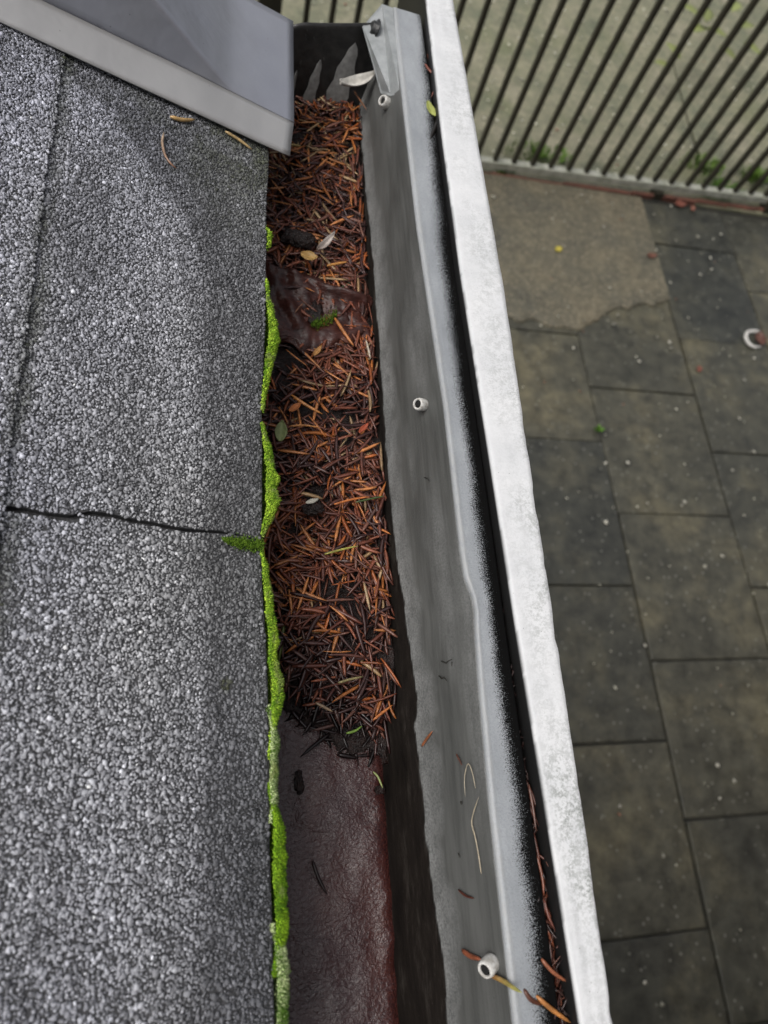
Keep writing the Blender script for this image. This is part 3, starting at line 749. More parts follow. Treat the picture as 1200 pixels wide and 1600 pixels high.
# needles along the wall lie along it
nearw = np.clip(1 - (wall_x(nh) - nx_) / .012, 0, 1)
yaw = np.where(rng.random(N) < nearw, np.pi / 2 + rng.normal(0, .25, N), yaw)
pit = rng.normal(0, .13, N); rol = rng.normal(0, .45, N)
def pick(zone_y, lev, wet):
    p = np.array([.34, .50, .115, .04, .0])
    k = np.clip((zone_y - .47) / .12, 0, 1); p = p + k * np.array([-.26, .02, .16, .08, 0])
    p = p + (lev - .5) * np.array([-.35, .2, .12, .03, 0]); p = p + wet * np.array([.45, -.3, -.1, -.02, 0])
    p = np.clip(p, .003, 1); p /= p.sum()
    return ('dark', 'brown', 'orange', 'tan', 'green')[np.searchsorted(np.cumsum(p), rng.random() * .9999)]
def needle_color(k):
    c = np.array(PAL[k][rng.integers(len(PAL[k]))]); return c * rng.uniform(.75, 1.25)
wet = np.clip(1 - (ny_ - front_y(nx_)) / .05, 0, 1)
tone = fbm(nx_ * 26, ny_ * 26, 3, 89)
wet = wet + np.interp(tone, [.36, .5, .62], [.75, .05, -.35])
kinds = [pick(ny_[i], lev[i], wet[i]) for i in range(N)]
fr = ny_ - front_y(nx_)
kinds = ['black' if fr[i] < rng.uniform(.0, .022) and rng.random() < .8 else kinds[i] for i in range(N)]
CL = np.array([needle_color(k) for k in kinds])
V = needle_verts(N, L, W_, rng.normal(0, .12, N))
R = rotmat(yaw, pit, rol)
V = np.einsum('nij,nkj->nki', R, V) + np.stack([nx_, ny_, CAMZ - nh], 1)[:, None]
# keep needles inside the trough
over = V[:, :, 0].max(1) - (wall_x(CAMZ - V[:, :, 2].mean(1)) - .0006)
V[:, :, 0] -= np.clip(over, 0, None)[:, None]
Vv = V.reshape(-1, 3)
Fc = ((np.arange(N) * 24)[:, None, None] + NF[None]).reshape(-1, 4)
nl = obj('needle_litter', make_mesh('needle_litter', Vv, Fc, False, np.repeat(CL, 24, 0)), M['needle'])
tag(nl, 'thick litter of dead brown conifer needles packed in the gutter', 'needle litter', kind='stuff')

# individual needles on top, shared shapes
def needle_mesh(L, W, bend, c, curl=None, K=6):
    V = needle_verts(1, np.array([L]), np.array([W]), np.array([bend]), K)[0]
    return make_mesh('conifer_needle', V, needle_faces(K), False, np.tile(np.asarray(c), (len(V), 1)))
protos = {}
for k, n in (('dark', 6), ('brown', 12), ('orange', 14), ('tan', 5)):
    protos[k] = [needle_mesh(rng.uniform(.016, .029), rng.uniform(.0020, .0033), rng.normal(0, .14), needle_color(k)) for _ in range(n)]
LBL = {'dark': ('dark brown wet needle on top of the litter in the gutter', 'dark needles on the litter'),
       'brown': ('reddish brown dead needle on top of the litter in the gutter', 'brown needles on the litter'),
       'orange': ('bright orange dead needle on top of the litter in the gutter', 'orange needles on the litter'),
       'tan': ('pale tan dry needle on top of the litter in the gutter', 'tan needles on the litter')}
cnt = 0
while cnt < 285:
    x = rng.uniform(.028, .122); y = rng.uniform(.05, .625)
    h = float(litter_h(np.array(x), np.array(y))) - .0045
    if x > wall_x(h) - .006 or y < front_y(x) + .004: continue
    if leaf_zone(x, y) and rng.random() < (.9 if x < .06 else .35): continue
    wetk = np.clip(1 - (y - front_y(x)) / .04, 0, 1)
    p = np.array([.12 + .5 * wetk, .52, .28 - .18 * wetk + .16 * (y > .5), .05 + .06 * (y > .5)]); p /= p.sum()
    k = ('dark', 'brown', 'orange', 'tan')[rng.choice(4, p=p)]
    me = protos[k][rng.integers(len(protos[k]))]
    yw = rng.uniform(0, 6.28)
    if x > wall_x(h) - .014: yw = math.pi / 2 + rng.normal(0, .25)
    o = obj('conifer_needle', me, M['needle'], loc=(x, y, CAMZ - h), rot=(rng.normal(0, .3), rng.normal(0, .10), yw))
    zone = 'between the flashing and the large wet leaf' if y > .41 else 'beside the large wet leaf' if y > .33 else 'between the wet leaf and the roof seam' if y > .16 else 'between the roof seam and the bare floor'
    side = 'on the moss side' if x < .06 else 'close to the zinc wall' if x > .098 else 'mid heap'
    tag(o, '%s needle %s, %s' % ({'dark': 'dark wet', 'brown': 'reddish brown', 'orange': 'bright orange', 'tan': 'pale tan'}[k], zone, side), 'needle', LBL[k][1]); cnt += 1

# ================================================================== LEAVES, SCRAPS AND SINGLE NEEDLES
def curve_needle(name, p2d, place, w0, c, label, cat='needle', off=.001, flat=.5, group=None, c2=None):
    """thin blade or stem following pixel points laid on a surface"""
    P = np.array([place(px, py, off) for px, py in p2d])
    # resample smoothly
    d = np.r_[0, np.cumsum(np.linalg.norm(np.diff(P, axis=0), axis=1))]; K = max(8, 3 * len(P))
    t = np.linspace(0, d[-1], K)
    from_np = np.stack([np.interp(t, d, P[:, i]) for i in range(3)], 1)
    for _ in range(2): from_np[1:-1] = (from_np[:-2] + 2 * from_np[1:-1] + from_np[2:]) / 4
    prof_ = np.interp(np.linspace(0, 1, K), [0, .12, .5, .85, 1], [.5, .95, 1, .75, .15])
    cc_ = np.tile(np.asarray(c, float), (K, 1))
    if c2 is not None:
        u = np.linspace(0, 1, K)[:, None]; cc_ = cc_ * (1 - u) + np.asarray(c2) * u
    o = obj(name, tube_mesh(name, from_np, w0 * .5 * prof_, 6, np.repeat(cc_, 6, 0)), M['needle'])
    tag(o, label, cat, group); return o
lit = lambda px, py, off=0.: on_level(px, py, CAMZ - .4465 + off)
lit2 = lambda px, py, off=0.: on_level(px, py, CAMZ - .4560 + off)
flr = lambda px, py, off=0.: on_level(px, py, Z(WH0) + .003 + off)
rof = lambda px, py, off=0.: on_roof(px, py, .0018 + off)
wal = lambda px, py, off=0.: on_wall(px, py, off)
gnd = lambda px, py, off=0.: on_level(px, py, .004 + off)

curve_needle('conifer_needle', [(256, 208), (253, 222), (258, 244), (268, 258), (277, 264)], rof, .0019, (.42, .33, .24), 'curled pale needle lying on the shingles near the flashing', c2=(.20, .09, .05))
curve_needle('conifer_needle', [(266, 182), (284, 188), (305, 187)], rof, .0028, (.50, .33, .14), 'straight tan needle tucked under the flashing edge on the shingles')
curve_needle('conifer_needle', [(352, 205), (375, 219), (394, 234)], rof, .0022, (.42, .30, .14), 'slim tan needle under the flashing corner near the gutter')
curve_needle('grass_straw', [(507, 866), (535, 858), (560, 853)], lit, .0017, (.40, .38, .09), 'yellow green grass blade lying across the middle of the needles', 'grass', .006)
curve_needle('grass_straw', [(555, 785), (580, 779), (601, 775)], lit, .0014, (.07, .12, .04), 'thin green grass blade beside the gutter wall on the litter', 'grass', .005)
curve_needle('conifer_needle', [(522, 788), (550, 780), (578, 776)], lit, .0018, (.55, .18, .05), 'long orange needle beside the green grass blade at the wall', off=.006)
curve_needle('conifer_needle', [(455, 617), (478, 633), (504, 647)], lit, .0025, (.55, .23, .06), 'broad orange needle lying above the small green leaf on the litter', off=.006)
curve_needle('conifer_needle', [(452, 666), (476, 664), (500, 668)], lit, .0017, (.50, .22, .07), 'straight orange needle beside the small green leaf on the litter', off=.006)
curve_needle('conifer_needle', [(523, 497), (538, 520), (553, 541)], lit2, .0030, (.45, .17, .05), 'wide orange needle beside the moss tuft on the wet leaf', off=.006)
curve_needle('conifer_needle', [(510, 448), (525, 451), (539, 452)], lit2, .0018, (.50, .24, .08), 'short orange needle at the upper rim of the wet brown leaf', off=.006)
curve_needle('conifer_needle', [(511, 415), (527, 412), (543, 409)], lit, .0024, (.55, .26, .07), 'stout orange needle above the wet brown leaf', off=.006)
curve_needle('conifer_needle', [(572, 532), (576, 547), (579, 561)], lit, .0019, (.50, .44, .36), 'pale straw bit standing against the gutter wall', off=.006)
curve_needle('conifer_needle', [(474, 474), (467, 480), (461, 489), (478, 452)][:3], lit2, .0013, (.25, .12, .07), 'thin brown needle on the left half of the wet leaf', off=.007)
curve_needle('conifer_needle', [(583, 1125), (598, 1113), (614, 1101)], lit, .0019, (.50, .17, .05), 'orange needle at the front of the litter beside the wall', off=.0)
curve_needle('conifer_needle', [(493, 1098), (507, 1105), (520, 1112)], lit, .0020, (.28, .20, .13), 'pale brown needle at the front of the litter on black mould', off=-.004)
curve_needle('grass_straw', [(541, 1146), (556, 1142), (566, 1134)], flr, .0018, (.20, .34, .06), 'bright green sprout at the front of the needle litter', 'sprout', .010)
curve_needle('grass_straw', [(528, 1067), (548, 1061), (568, 1057)], lit, .0018, (.26, .22, .10), 'olive straw lying near the front end of the litter', 'straw', .003)
curve_needle('grass_straw', [(583, 1206), (590, 1212), (596, 1226), (598, 1232)], flr, .0014, (.35, .42, .16), 'tiny pale green sprout on the wet floor beside the wall', 'sprout', .002)
curve_needle('conifer_needle', [(488, 1345), (497, 1372), (511, 1398)], flr, .0022, (.018, .008, .007), 'black wet needle lying alone on the brown gutter floor', off=.001)
curve_needle('conifer_needle', [(455, 1110), (468, 1126), (486, 1144)], flr, .0026, (.016, .008, .008), 'black wet needle sticking out of the litter front', off=.004)
curve_needle('conifer_needle', [(536, 1150), (540, 1162), (544, 1172)], flr, .0022, (.010, .006, .006), 'short black needle hanging from the litter onto the floor', off=.003)
curve_needle('dry_grass', [(752, 1365), (747, 1330), (741, 1300), (735, 1286), (742, 1262), (748, 1245)], wal, .00075, (.42, .37, .27), 'thin dry zigzag grass stem stuck to the gutter wall', 'grass', .0012)
curve_needle('dry_grass', [(743, 1232), (738, 1205), (731, 1188), (725, 1215), (727, 1245)], wal, .0006, (.40, .36, .27), 'thin dry hair shaped stem looping on the gutter wall', 'grass', .0012)
curve_needle('conifer_needle', [(659, 1166), (667, 1154), (676, 1142)], wal, .0018, (.30, .11, .05), 'orange brown needle stuck to the wall above the waterline', off=.001)
curve_needle('conifer_needle', [(713, 1178), (717, 1186), (722, 1196)], wal, .0012, (.10, .04, .025), 'small brown needle near the looping stem on the wall', off=.001)
curve_needle('conifer_needle', [(716, 1390), (727, 1400), (741, 1404)], wal, .0014, (.08, .028, .02), 'small dark needle on the wall above the lowest sleeve', off=.001)
curve_needle('conifer_needle', [(722, 1484), (734, 1494), (752, 1499)], wal, .0028, (.26, .085, .045), 'reddish needle touching the lowest white sleeve', off=.0015)
curve_needle('conifer_needle', [(766, 1524), (786, 1532), (797, 1540), (815, 1551)], wal, .0026, (.36, .14, .05), 'orange needle running from the lowest sleeve over the lip', off=.002, c2=(.38, .40, .12))
curve_needle('conifer_needle', [(553, 142), (565, 160), (573, 172)], lit, .0016, (.22, .10, .05), 'brown stalk leaning on the end of the gutter', 'stalk', .02)
curve_needle('conifer_needle', [(437, 242), (448, 225), (470, 228)][1:], lit, .002, (.5, .36, .12), 'yellow needle beside the flashing corner on the litter', off=.01)

# marks of corrosion on the wall
def leaf_blade(name, p_base, p_tip, wid, place, c, label, cat='leaf', off=.004, curl=.25, cup=.15, mat='leaf', c2=None, nu=14, nv=7):
    A = place(*p_base, off); B = place(*p_tip, off); d = B - A; Ln = np.linalg.norm(d); d /= Ln
    up = np.array([0, 0, 1.0]); sd_ = np.cross(up, d); sd_ /= np.linalg.norm(sd_); up = np.cross(d, sd_)
    V = []; C = []
    for i in range(nu):
        u = i / (nu - 1); w = wid * .5 * (math.sin(math.pi * min(1, u * 1.02 + .02)) ** .7 + .02)
        for j in range(nv):
            q = -1 + 2 * j / (nv - 1)
            zc = curl * Ln * (u - .5) ** 2 + cup * wid * q * q + .03 * wid * math.sin(u * 9 + q * 3)
            V.append(A + d * (u * Ln) + sd_ * (q * w) + up * zc)
            k = .85 + .25 * (abs(q) < .2) + .1 * math.sin(u * 20 + abs(q) * 6)
            cc_ = np.asarray(c) if c2 is None else np.asarray(c) * (1 - u) + np.asarray(c2) * u
            C.append(cc_ * k)
    o = obj(name, make_mesh(name, V, grid_faces(nu, nv), True, C), M[mat])
    md = o.modifiers.new('thick', 'SOLIDIFY'); md.thickness = .0005
    tag(o, label, cat); return o
leaf_blade('fallen_leaf', (530, 140), (585, 124), .0125, lit, (.62, .60, .55), 'pale whitish curled leaf at the end of the gutter', off=.028, curl=.5, cup=.35)
leaf_blade('fallen_leaf', (668, 160), (679, 184), .0065, lambda a, b, o: on_level(a, b, Z(.382) + o), (.34, .37, .10), 'small yellow green leaf on the lip beside the white board', off=.004)
leaf_blade('fallen_leaf', (437, 690), (441, 658), .0085, lit, (.26, .30, .12), 'small pale green leaf on the litter beside the moss', off=.008, curl=.1)
leaf_blade('fallen_leaf', (470, 398), (496, 404), .0095, lit, (.46, .28, .09), 'small yellow tan leaf above the wet brown leaf', off=.008)
leaf_blade('leaf_scrap', (495, 396), (521, 370), .0055, lit, (.26, .20, .17), 'curled pale grey scrap beside the yellow tan leaf', 'scrap', off=.009, curl=.5, cup=.5, c2=(.55, .50, .46))
leaf_blade('leaf_scrap', (478, 786), (497, 780), .0030, lit, (.60, .57, .48), 'tiny cream scrap on the litter in the middle', 'scrap', off=.007)
leaf_blade('leaf_scrap', (452, 643), (470, 630), .0045, lit, (.50, .16, .04), 'small orange leaf scrap among the needles above the green leaf', 'scrap', off=.008)
leaf_blade('leaf_scrap', (490, 556), (502, 541), .0038, lit2, (.45, .22, .07), 'small tan bud scale below the wet brown leaf', 'scrap', off=.008)
leaf_blade('leaf_scrap', (561, 676), (575, 662), .0035, lit, (.34, .07, .03), 'small red bud scale on the litter near the wall', 'scrap', off=.007)
# the big wet brown leaf: crumpled sheet with two folds
cn = [lit(*p, -.0062) for p in ((408, 396), (578, 462), (578, 528), (408, 548))]
nu, nv = 60, 50; V = []
for i in range(nu):
    u = i / (nu - 1)
    for j in range(nv):
        v = j / (nv - 1)
        uu = u + .03 * math.sin(v * 9) * (u > .8); 
        p = (cn[0] * (1 - uu) + cn[1] * uu) * (1 - v) + (cn[3] * (1 - uu) + cn[2] * uu) * v
        edge = min(u, 1 - u, v, 1 - v)
        p = p + np.array([0, (fbm(np.array(u * 5.), np.array(v * 5.), 3, 14) - .5) * .022 * (1 - .7 * (edge > .1)), 0])
        z = (fbm(np.array(u * 7. + v * 2), np.array(v * 5. - u * 2), 4, 33) - .5) * .0075
        z += .0045 * math.exp(-((v - .10 - .12 * u) / .06) ** 2) + .004 * math.exp(-((v - .34 + .22 * u) / .05) ** 2) * u
        z += .0016 * math.sin((u * 1.2 - v * .6) * 22 + 3 * fbm(np.array(u * 4.), np.array(v * 4.), 2, 3)) * math.exp(-((u - .3) / .25) ** 2)
        z -= .004 * max(0, .08 - edge) / .08 + .007 * math.exp(-(((u - .52) / .12) ** 2 + ((v - .55) / .2) ** 2))
        V.append(p + np.array([0, 0, z]))
bl = obj('dead_leaf', make_mesh('dead_leaf', V, grid_faces(nu, nv), True), M['wetleaf'])
md = bl.modifiers.new('thick', 'SOLIDIFY'); md.thickness = .0006
tag(bl, 'large crumpled wet dark brown leaf lying across the litter', 'leaf')
# dark wet clumps on the floor
def clump(name, px, py, place, r, label, sq=(1, 1, .5), mat='mould', cat='debris', off=.0):
    q = place(px, py, off); nu, nv = 40, 26; V = []
    for i in range(nu):
        for j in range(nv):
            a = 2 * math.pi * i / nu; b = math.pi * j / (nv - 1)
            d = np.array([math.sin(b) * math.cos(a), math.sin(b) * math.sin(a), math.cos(b)])
            k = .35 + 1.3 * fbm(np.array(d[0] * 3 + d[2] * 2 + 5), np.array(d[1] * 3 + px), 4, 5)
            V.append(q + d * r * k * np.array(sq))
    Fc = [(i * nv + j, ((i + 1) % nu) * nv + j, ((i + 1) % nu) * nv + j + 1, i * nv + j + 1) for i in range(nu) for j in range(nv - 1)]
    o = obj(name, make_mesh(name, V, Fc, True), M[mat]); tag(o, label, cat); return o
clump('debris_clump', 467, 1222, flr, .0042, 'small black clump of debris on the brown gutter floor', (.7, 1.6, .6))
clump('debris_clump', 593, 1234, flr, .0030, 'round black droplet shaped bit beside the tiny sprout', (1, 1, .6))
clump('debris_clump', 465, 372, lit, .0085, 'black glossy clump of rotted litter above the wet brown leaf', (1.4, 1, .5), off=.001)
clump('debris_clump', 492, 490, lit2, .0065, 'black mould clump in the middle of the wet brown leaf', (1, 1.7, .4), off=.001)
clump('debris_clump', 487, 795, lit, .005, 'small dark seed husk under the cream scrap', (1.3, 1, .6), off=.002)
# twig and needles in the slot beside the board
slot = lambda px, py, off=0.: on_level(px, py, Z(.381) + off)
curve_needle('twig', [(690, 170), (684, 190), (676, 208), (672, 218)], slot, .0042, (.014, .012, .010), 'short black twig in the slot beside the white board', 'twig', .002)
k = 0
for pts in ([(668, 85), (676, 108), (684, 135)], [(672, 95), (678, 125), (682, 150)], [(684, 118), (679, 140), (674, 152)], [(664, 100), (672, 112), (686, 122)]):
    curve_needle('conifer_needle', pts, slot, .0022, needle_color('brown'), 'brown needle lodged in the slot by the white board at its far end', off=.001 + .001 * k, group='needles in the far slot'); k += 1
for pts in ([(815, 1208), (832, 1240), (840, 1268)], [(820, 1215), (824, 1255), (842, 1290)], [(845, 1395), (852, 1420), (846, 1450)], [(850, 1405), (856, 1430), (868, 1455)], [(842, 1430), (852, 1440), (862, 1442)],
            [(846, 1460), (838, 1490), (832, 1518)], [(852, 1450), (849, 1490), (846, 1540)], [(826, 1225), (833, 1262), (838, 1300)], [(833, 1300), (842, 1340), (846, 1370)], [(838, 1510), (836, 1540), (824, 1562)], [(858, 1470), (862, 1500), (858, 1520)], [(838, 1335), (848, 1370), (850, 1400)]):
    curve_needle('conifer_needle', pts, slot, .0017, needle_color('brown') * .7, 'brown needle lodged in the near part of the slot by the white board', off=-.001 + .0006 * (k % 4), group='needles in the near slot'); k += 1
curve_needle('conifer_needle', [(846, 1498), (862, 1518), (886, 1534)], slot, .0022, (.28, .10, .05), 'reddish curved needle pointing at the white board near the bottom', off=.003)
curve_needle('conifer_needle', [(838, 1556), (860, 1576), (892, 1598)], slot, .0025, (.40, .17, .05), 'thick orange needle at the bottom of the slot', off=.003)
curve_needle('conifer_needle', [(818, 1545), (828, 1562), (846, 1570)], slot, .0026, (.10, .035, .02), 'dark reddish needle crossing the lip near the bottom', off=.003)
# loose crumbs packed in the slot, uncountable
n = 1500
cy_ = rng.uniform(-.16, .62, n); cx_ = np.interp(cy_, [-.2, -.05, .05, .66], [.171, .1700, .1695, .1695]) + rng.normal(0, 1., n) * np.interp(cy_, [-.1, .02], [.0026, .0016])
Vb = needle_verts(n, np.where(cy_ < .01, rng.uniform(.006, .020, n), rng.uniform(.003, .010, n)), np.where(cy_ < .01, rng.uniform(.0010, .0020, n), rng.uniform(.0007, .0013, n)), rng.normal(0, .3, n))
Rb = rotmat(np.pi / 2 + rng.normal(0, .5, n), rng.normal(0, .3, n), rng.normal(0, .5, n))
Vb = np.einsum('nij,nkj->nki', Rb, Vb) + np.stack([cx_, cy_, Z(.3855) + rng.uniform(-.004, .002, n) + np.interp(cy_, [-.1, .01], [.003, 0])], 1)[:, None]
Cb = np.array([needle_color('brown') * .7 if cy_[i] < .0 and rng.random() < .5 else needle_color('dark') * .6 for i in range(n)])
tag(obj('slot_debris', make_mesh('slot_debris', Vb.reshape(-1, 3), ((np.arange(n) * 24)[:, None, None] + NF[None]).reshape(-1, 4), False, np.repeat(Cb, 24, 0)), M['needle']),
    'dark crumbs of needles packed in the slot beside the white board', 'debris', kind='stuff')

# ================================================================== MOSS
def moss(name, samples, label, n, c0, c1, ln=(.0014, .0030), depth=.012):
    """samples: (py, width in px to the right of the roof edge). A bulging cushion hanging over the edge."""
    yv = []; wv = []
    for py, wp in samples:
        a = on_level(414, py, Z(ROOF_H)); b = on_level(414 + wp, py, Z(ROOF_H)); yv.append(a[1]); wv.append(max(.0003, b[0] - a[0]))
    yv = np.array(yv)[::-1]; wv = np.array(wv)[::-1]
    y_a, y_b = yv[0], yv[-1]
    # base surface
    nu, nv = 70, 12; ph = np.linspace(-.55, 1.75, nv)
    def surf(y, a):
        w = np.interp(y, yv, wv) * .95 * (.68 + .64 * fbm(y * 190, a * .9, 4, 27))
        x0 = ROOF_X - edge_s(y) * CT - .001
        return np.stack([x0 + w * np.cos(a) * np.where(a < 0, 1., 1.), y, Z(ROOF_H) + .0012 + np.where(a > 0, -np.sin(a) * np.minimum(depth, w * 1.6), -np.sin(a) * np.minimum(.0028, w * .6))], -1)
    YY, AA = np.meshgrid(np.linspace(y_a, y_b, nu), ph, indexing='ij')
    Pb = surf(YY.ravel(), AA.ravel())
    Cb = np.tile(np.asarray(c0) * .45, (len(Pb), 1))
    # tufts
    n = int(n * 1.8); y = rng.uniform(y_a, y_b, n); a = rng.uniform(-1.2, 1.4, n)
    keep = rng.random(n) < np.clip(np.interp(y, yv, wv) / wv.max(), .25, 1); y, a = y[keep], a[keep]; k = len(y)
    p = surf(y, a); nrm = np.stack([np.cos(a), rng.normal(0, .25, k), np.sin(-a) * 1.0 + .35], 1) + rng.normal(0, .35, (k, 3)); nrm /= np.linalg.norm(nrm, axis=1)[:, None]
    L_ = rng.uniform(*ln, k)[:, None]; s1 = np.cross(nrm, rng.normal(0, 1, (k, 3))); s1 /= np.linalg.norm(s1, axis=1)[:, None]; s2 = np.cross(nrm, s1)
    r = rng.uniform(.00030, .00060, k)[:, None]
    q = p - nrm * .0005; mid = p + nrm * L_ * .5
    T = np.stack([q, mid + s1 * r, mid - s1 * r * .5 + s2 * r * .87, mid - s1 * r * .5 - s2 * r * .87, p + nrm * L_], 1)
    f5 = np.array([(0, 2, 1), (0, 3, 2), (0, 1, 3), (1, 2, 4), (2, 3, 4), (3, 1, 4)])
    mixk = np.clip(rng.random((k, 1)) ** 1.3 * .9 + (fbm(y * 90, a * 2, 3, 51) - .45)[:, None] * 1.4, 0, 1)
    mixk = mixk * mixk * (3 - 2 * mixk)
    Ct = (np.asarray(c0) * (1 - mixk) + np.asarray(c1) * mixk) * rng.uniform(.45, 1.35, (k, 1))
    dry = np.clip((fbm(y * 130, a * 1.5, 3, 58) - .62) * 6, 0, .6)[:, None]; Ct = Ct * (1 - dry) + np.array((.30, .34, .12)) * dry
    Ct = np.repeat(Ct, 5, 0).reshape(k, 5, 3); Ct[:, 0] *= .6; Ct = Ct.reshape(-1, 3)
    gq = grid_faces(nu, nv); tri = np.concatenate([gq[:, :3], gq[:, [0, 2, 3]]])
    Fc = np.concatenate([tri, (len(Pb) + (np.arange(k) * 5)[:, None, None] + f5[None]).reshape(-1, 3)])
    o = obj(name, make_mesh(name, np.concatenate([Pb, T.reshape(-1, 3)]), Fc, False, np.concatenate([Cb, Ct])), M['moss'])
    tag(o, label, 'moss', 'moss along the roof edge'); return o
G0, G1 = (.14, .30, .016), (.50, .72, .065)
P0, P1 = (.09, .19, .018), (.70, .80, .42)
moss('moss_cushion', [(358, 1), (370, 9), (388, 4)], 'tiny bright moss tuft on the roof edge above the wet brown leaf', 260, G0, G1)
moss('moss_cushion', [(440, 1), (470, 7), (500, 15), (520, 20), (545, 18), (575, 11), (610, 6), (645, 2)], 'plump bright green moss cushion on the roof edge beside the wet brown leaf', 5200, G0, G1)
moss('moss_cushion', [(663, 1), (690, 9), (720, 16), (745, 22), (775, 26), (800, 22), (822, 11), (838, 3)], 'widest bright green moss cushion just above the roof seam', 6000, G0, G1)
moss('moss_cushion', [(864, 1), (885, 8), (920, 12), (960, 14), (1000, 17), (1030, 15), (1060, 20), (1085, 21), (1115, 17), (1145, 10), (1185, 2)], 'long green moss cushion on the roof edge below the seam', 7000, G0, G1)
moss('moss_cushion', [(1105, 1), (1143, 12), (1165, 15), (1190, 12), (1220, 12), (1252, 9), (1285, 2)], 'pale whitish green moss strip beside the top of the brown floor', 4200, P0, P1)
moss('moss_cushion', [(1225, 1), (1255, 6), (1290, 20), (1330, 22), (1400, 22), (1450, 22), (1480, 15), (1525, 2)], 'deep green moss cushion low on the roof edge between pale strips', 6200, (.10, .23, .010), (.30, .50, .025))
moss('moss_cushion', [(1445, 1), (1482, 16), (1510, 22), (1560, 20), (1600, 17), (1680, 14), (1760, 6)], 'pale whitish green moss strip at the bottom of the roof edge', 5200, P0, P1)
def moss_patch(samples, label, n, e=.001):
    """flat creeping moss; samples: pixel polygon spine (px, py, half width px) on a surface"""
    V = []; Fc = []; C = []
    sx_ = np.array([q[0] for q in samples]); 
    for i in range(n):
        px = rng.uniform(sx_.min(), sx_.max()); cy = np.interp(px, sx_, [q[1] for q in samples]); hw_ = np.interp(px, sx_, [q[2] for q in samples])
        py = cy + rng.normal(0, .5) * hw_
        p = e(px, py); nrm = np.array([rng.normal(0, .5), rng.normal(0, .5), 1.]); nrm /= np.linalg.norm(nrm); L_ = rng.uniform(.0012, .0026)
        a = np.cross(nrm, rng.normal(0, 1, 3)); a /= np.linalg.norm(a); b = np.cross(nrm, a); r = rng.uniform(.0002, .0004)
        k = len(V); mid = p + nrm * L_ * .5
        V += [p - nrm * .0005, mid + a * r, mid - a * r * .5 + b * r * .87, mid - a * r * .5 - b * r * .87, p + nrm * L_]
        Fc += [(k, k + 2, k + 1), (k, k + 3, k + 2), (k, k + 1, k + 3), (k + 1, k + 2, k + 4), (k + 2, k + 3, k + 4), (k + 3, k + 1, k + 4)]
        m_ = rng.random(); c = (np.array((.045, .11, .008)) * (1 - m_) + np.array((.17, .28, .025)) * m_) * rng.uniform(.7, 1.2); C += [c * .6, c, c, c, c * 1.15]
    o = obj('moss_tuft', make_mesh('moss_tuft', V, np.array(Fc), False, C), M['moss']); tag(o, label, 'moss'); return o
moss_patch([(348, 843, 2), (370, 848, 8), (395, 852, 11), (412, 853, 9)], 'dark green moss growing in the seam between two shingles', 1300, lambda a, b: rof(a, b, -.0015 + rng.random() * .002))
moss_patch([(486, 508, 4), (500, 506, 9), (515, 500, 10), (526, 490, 7)], 'small green moss tuft lying on the wet brown leaf', 500, lambda a, b: lit2(a, b, .002 + rng.random() * .003))

# ================================================================== THINGS ON THE PAVING
def petal_arr(pts, size, cl):
    n = len(pts); K = 6
    ang = (np.arange(K) / K * 2 * np.pi)[None] + rng.uniform(-.3, .3, (n, K)); r = size[:, None] * rng.uniform(.6, 1.1, (n, K)); st = rng.uniform(.55, 1, (n, 1)); ro = rng.uniform(0, 6.28, (n, 1))
    dx = np.cos(ang) * r; dy = np.sin(ang) * r * st; dx, dy = dx * np.cos(ro) - dy * np.sin(ro), dx * np.sin(ro) + dy * np.cos(ro)
    rim = np.stack([pts[:, None, 0] + dx, pts[:, None, 1] + dy, pts[:, None, 2] + rng.uniform(.001, .004, (n, K))], -1)
    top = pts[:, None] + np.array([0, 0, .004]); bot = pts[:, None] + np.array([0, 0, .0002])
    V = np.concatenate([rim, top, bot], 1); f = []
    for i in range(K): f += [(i, (i + 1) % K, K), ((i + 1) % K, i, K + 1)]
    return V.reshape(-1, 3), ((np.arange(n) * (K + 2))[:, None, None] + np.array(f)[None]).reshape(-1, 3), np.repeat(cl, K + 2, 0)
n = 900
pp = np.stack([rng.uniform(.9, 3.55, n), rng.uniform(-1.2, 3.2, n), np.full(n, .008)], 1)
dens = np.interp(pp[:, 1], [-1.2, .2, 1.2, 2.5, 3.2], [.12, .25, .5, .9, 1.3]) * np.interp(pp[:, 0], [.9, 1.8, 2.4], [.3, .7, 1.0])
pp = pp[rng.random(n) < dens]
far = np.stack([rng.uniform(.3, 4.0, 520), rng.uniform(3.42, 5.4, 520), np.full(520, -.004)], 1)
pp = np.concatenate([pp, far]); pp[:, 2] += np.where((pp[:, 1] > 2.25) & (pp[:, 0] < 2.4) & (pp[:, 1] < 3.27), .017, 0)
cl = np.array([(.40, .39, .31)] * len(pp)) * rng.uniform(.3, 1.6, (len(pp), 1)); cl[pp[:, 1] > 3.4] *= 1.5; cl[rng.random(len(pp)) < .06] = (.30, .14, .09)
Vp, Fp, Cp = petal_arr(pp, np.where(pp[:, 1] > 3.4, rng.uniform(.007, .015, len(pp)), rng.lognormal(math.log(.006), .35, len(pp))), cl)
tag(obj('petal_litter', make_mesh('petal_litter', Vp, Fp, True, Cp), M['petal']), 'small pale specks of fallen petals scattered over the paving', 'petals', kind='stuff')
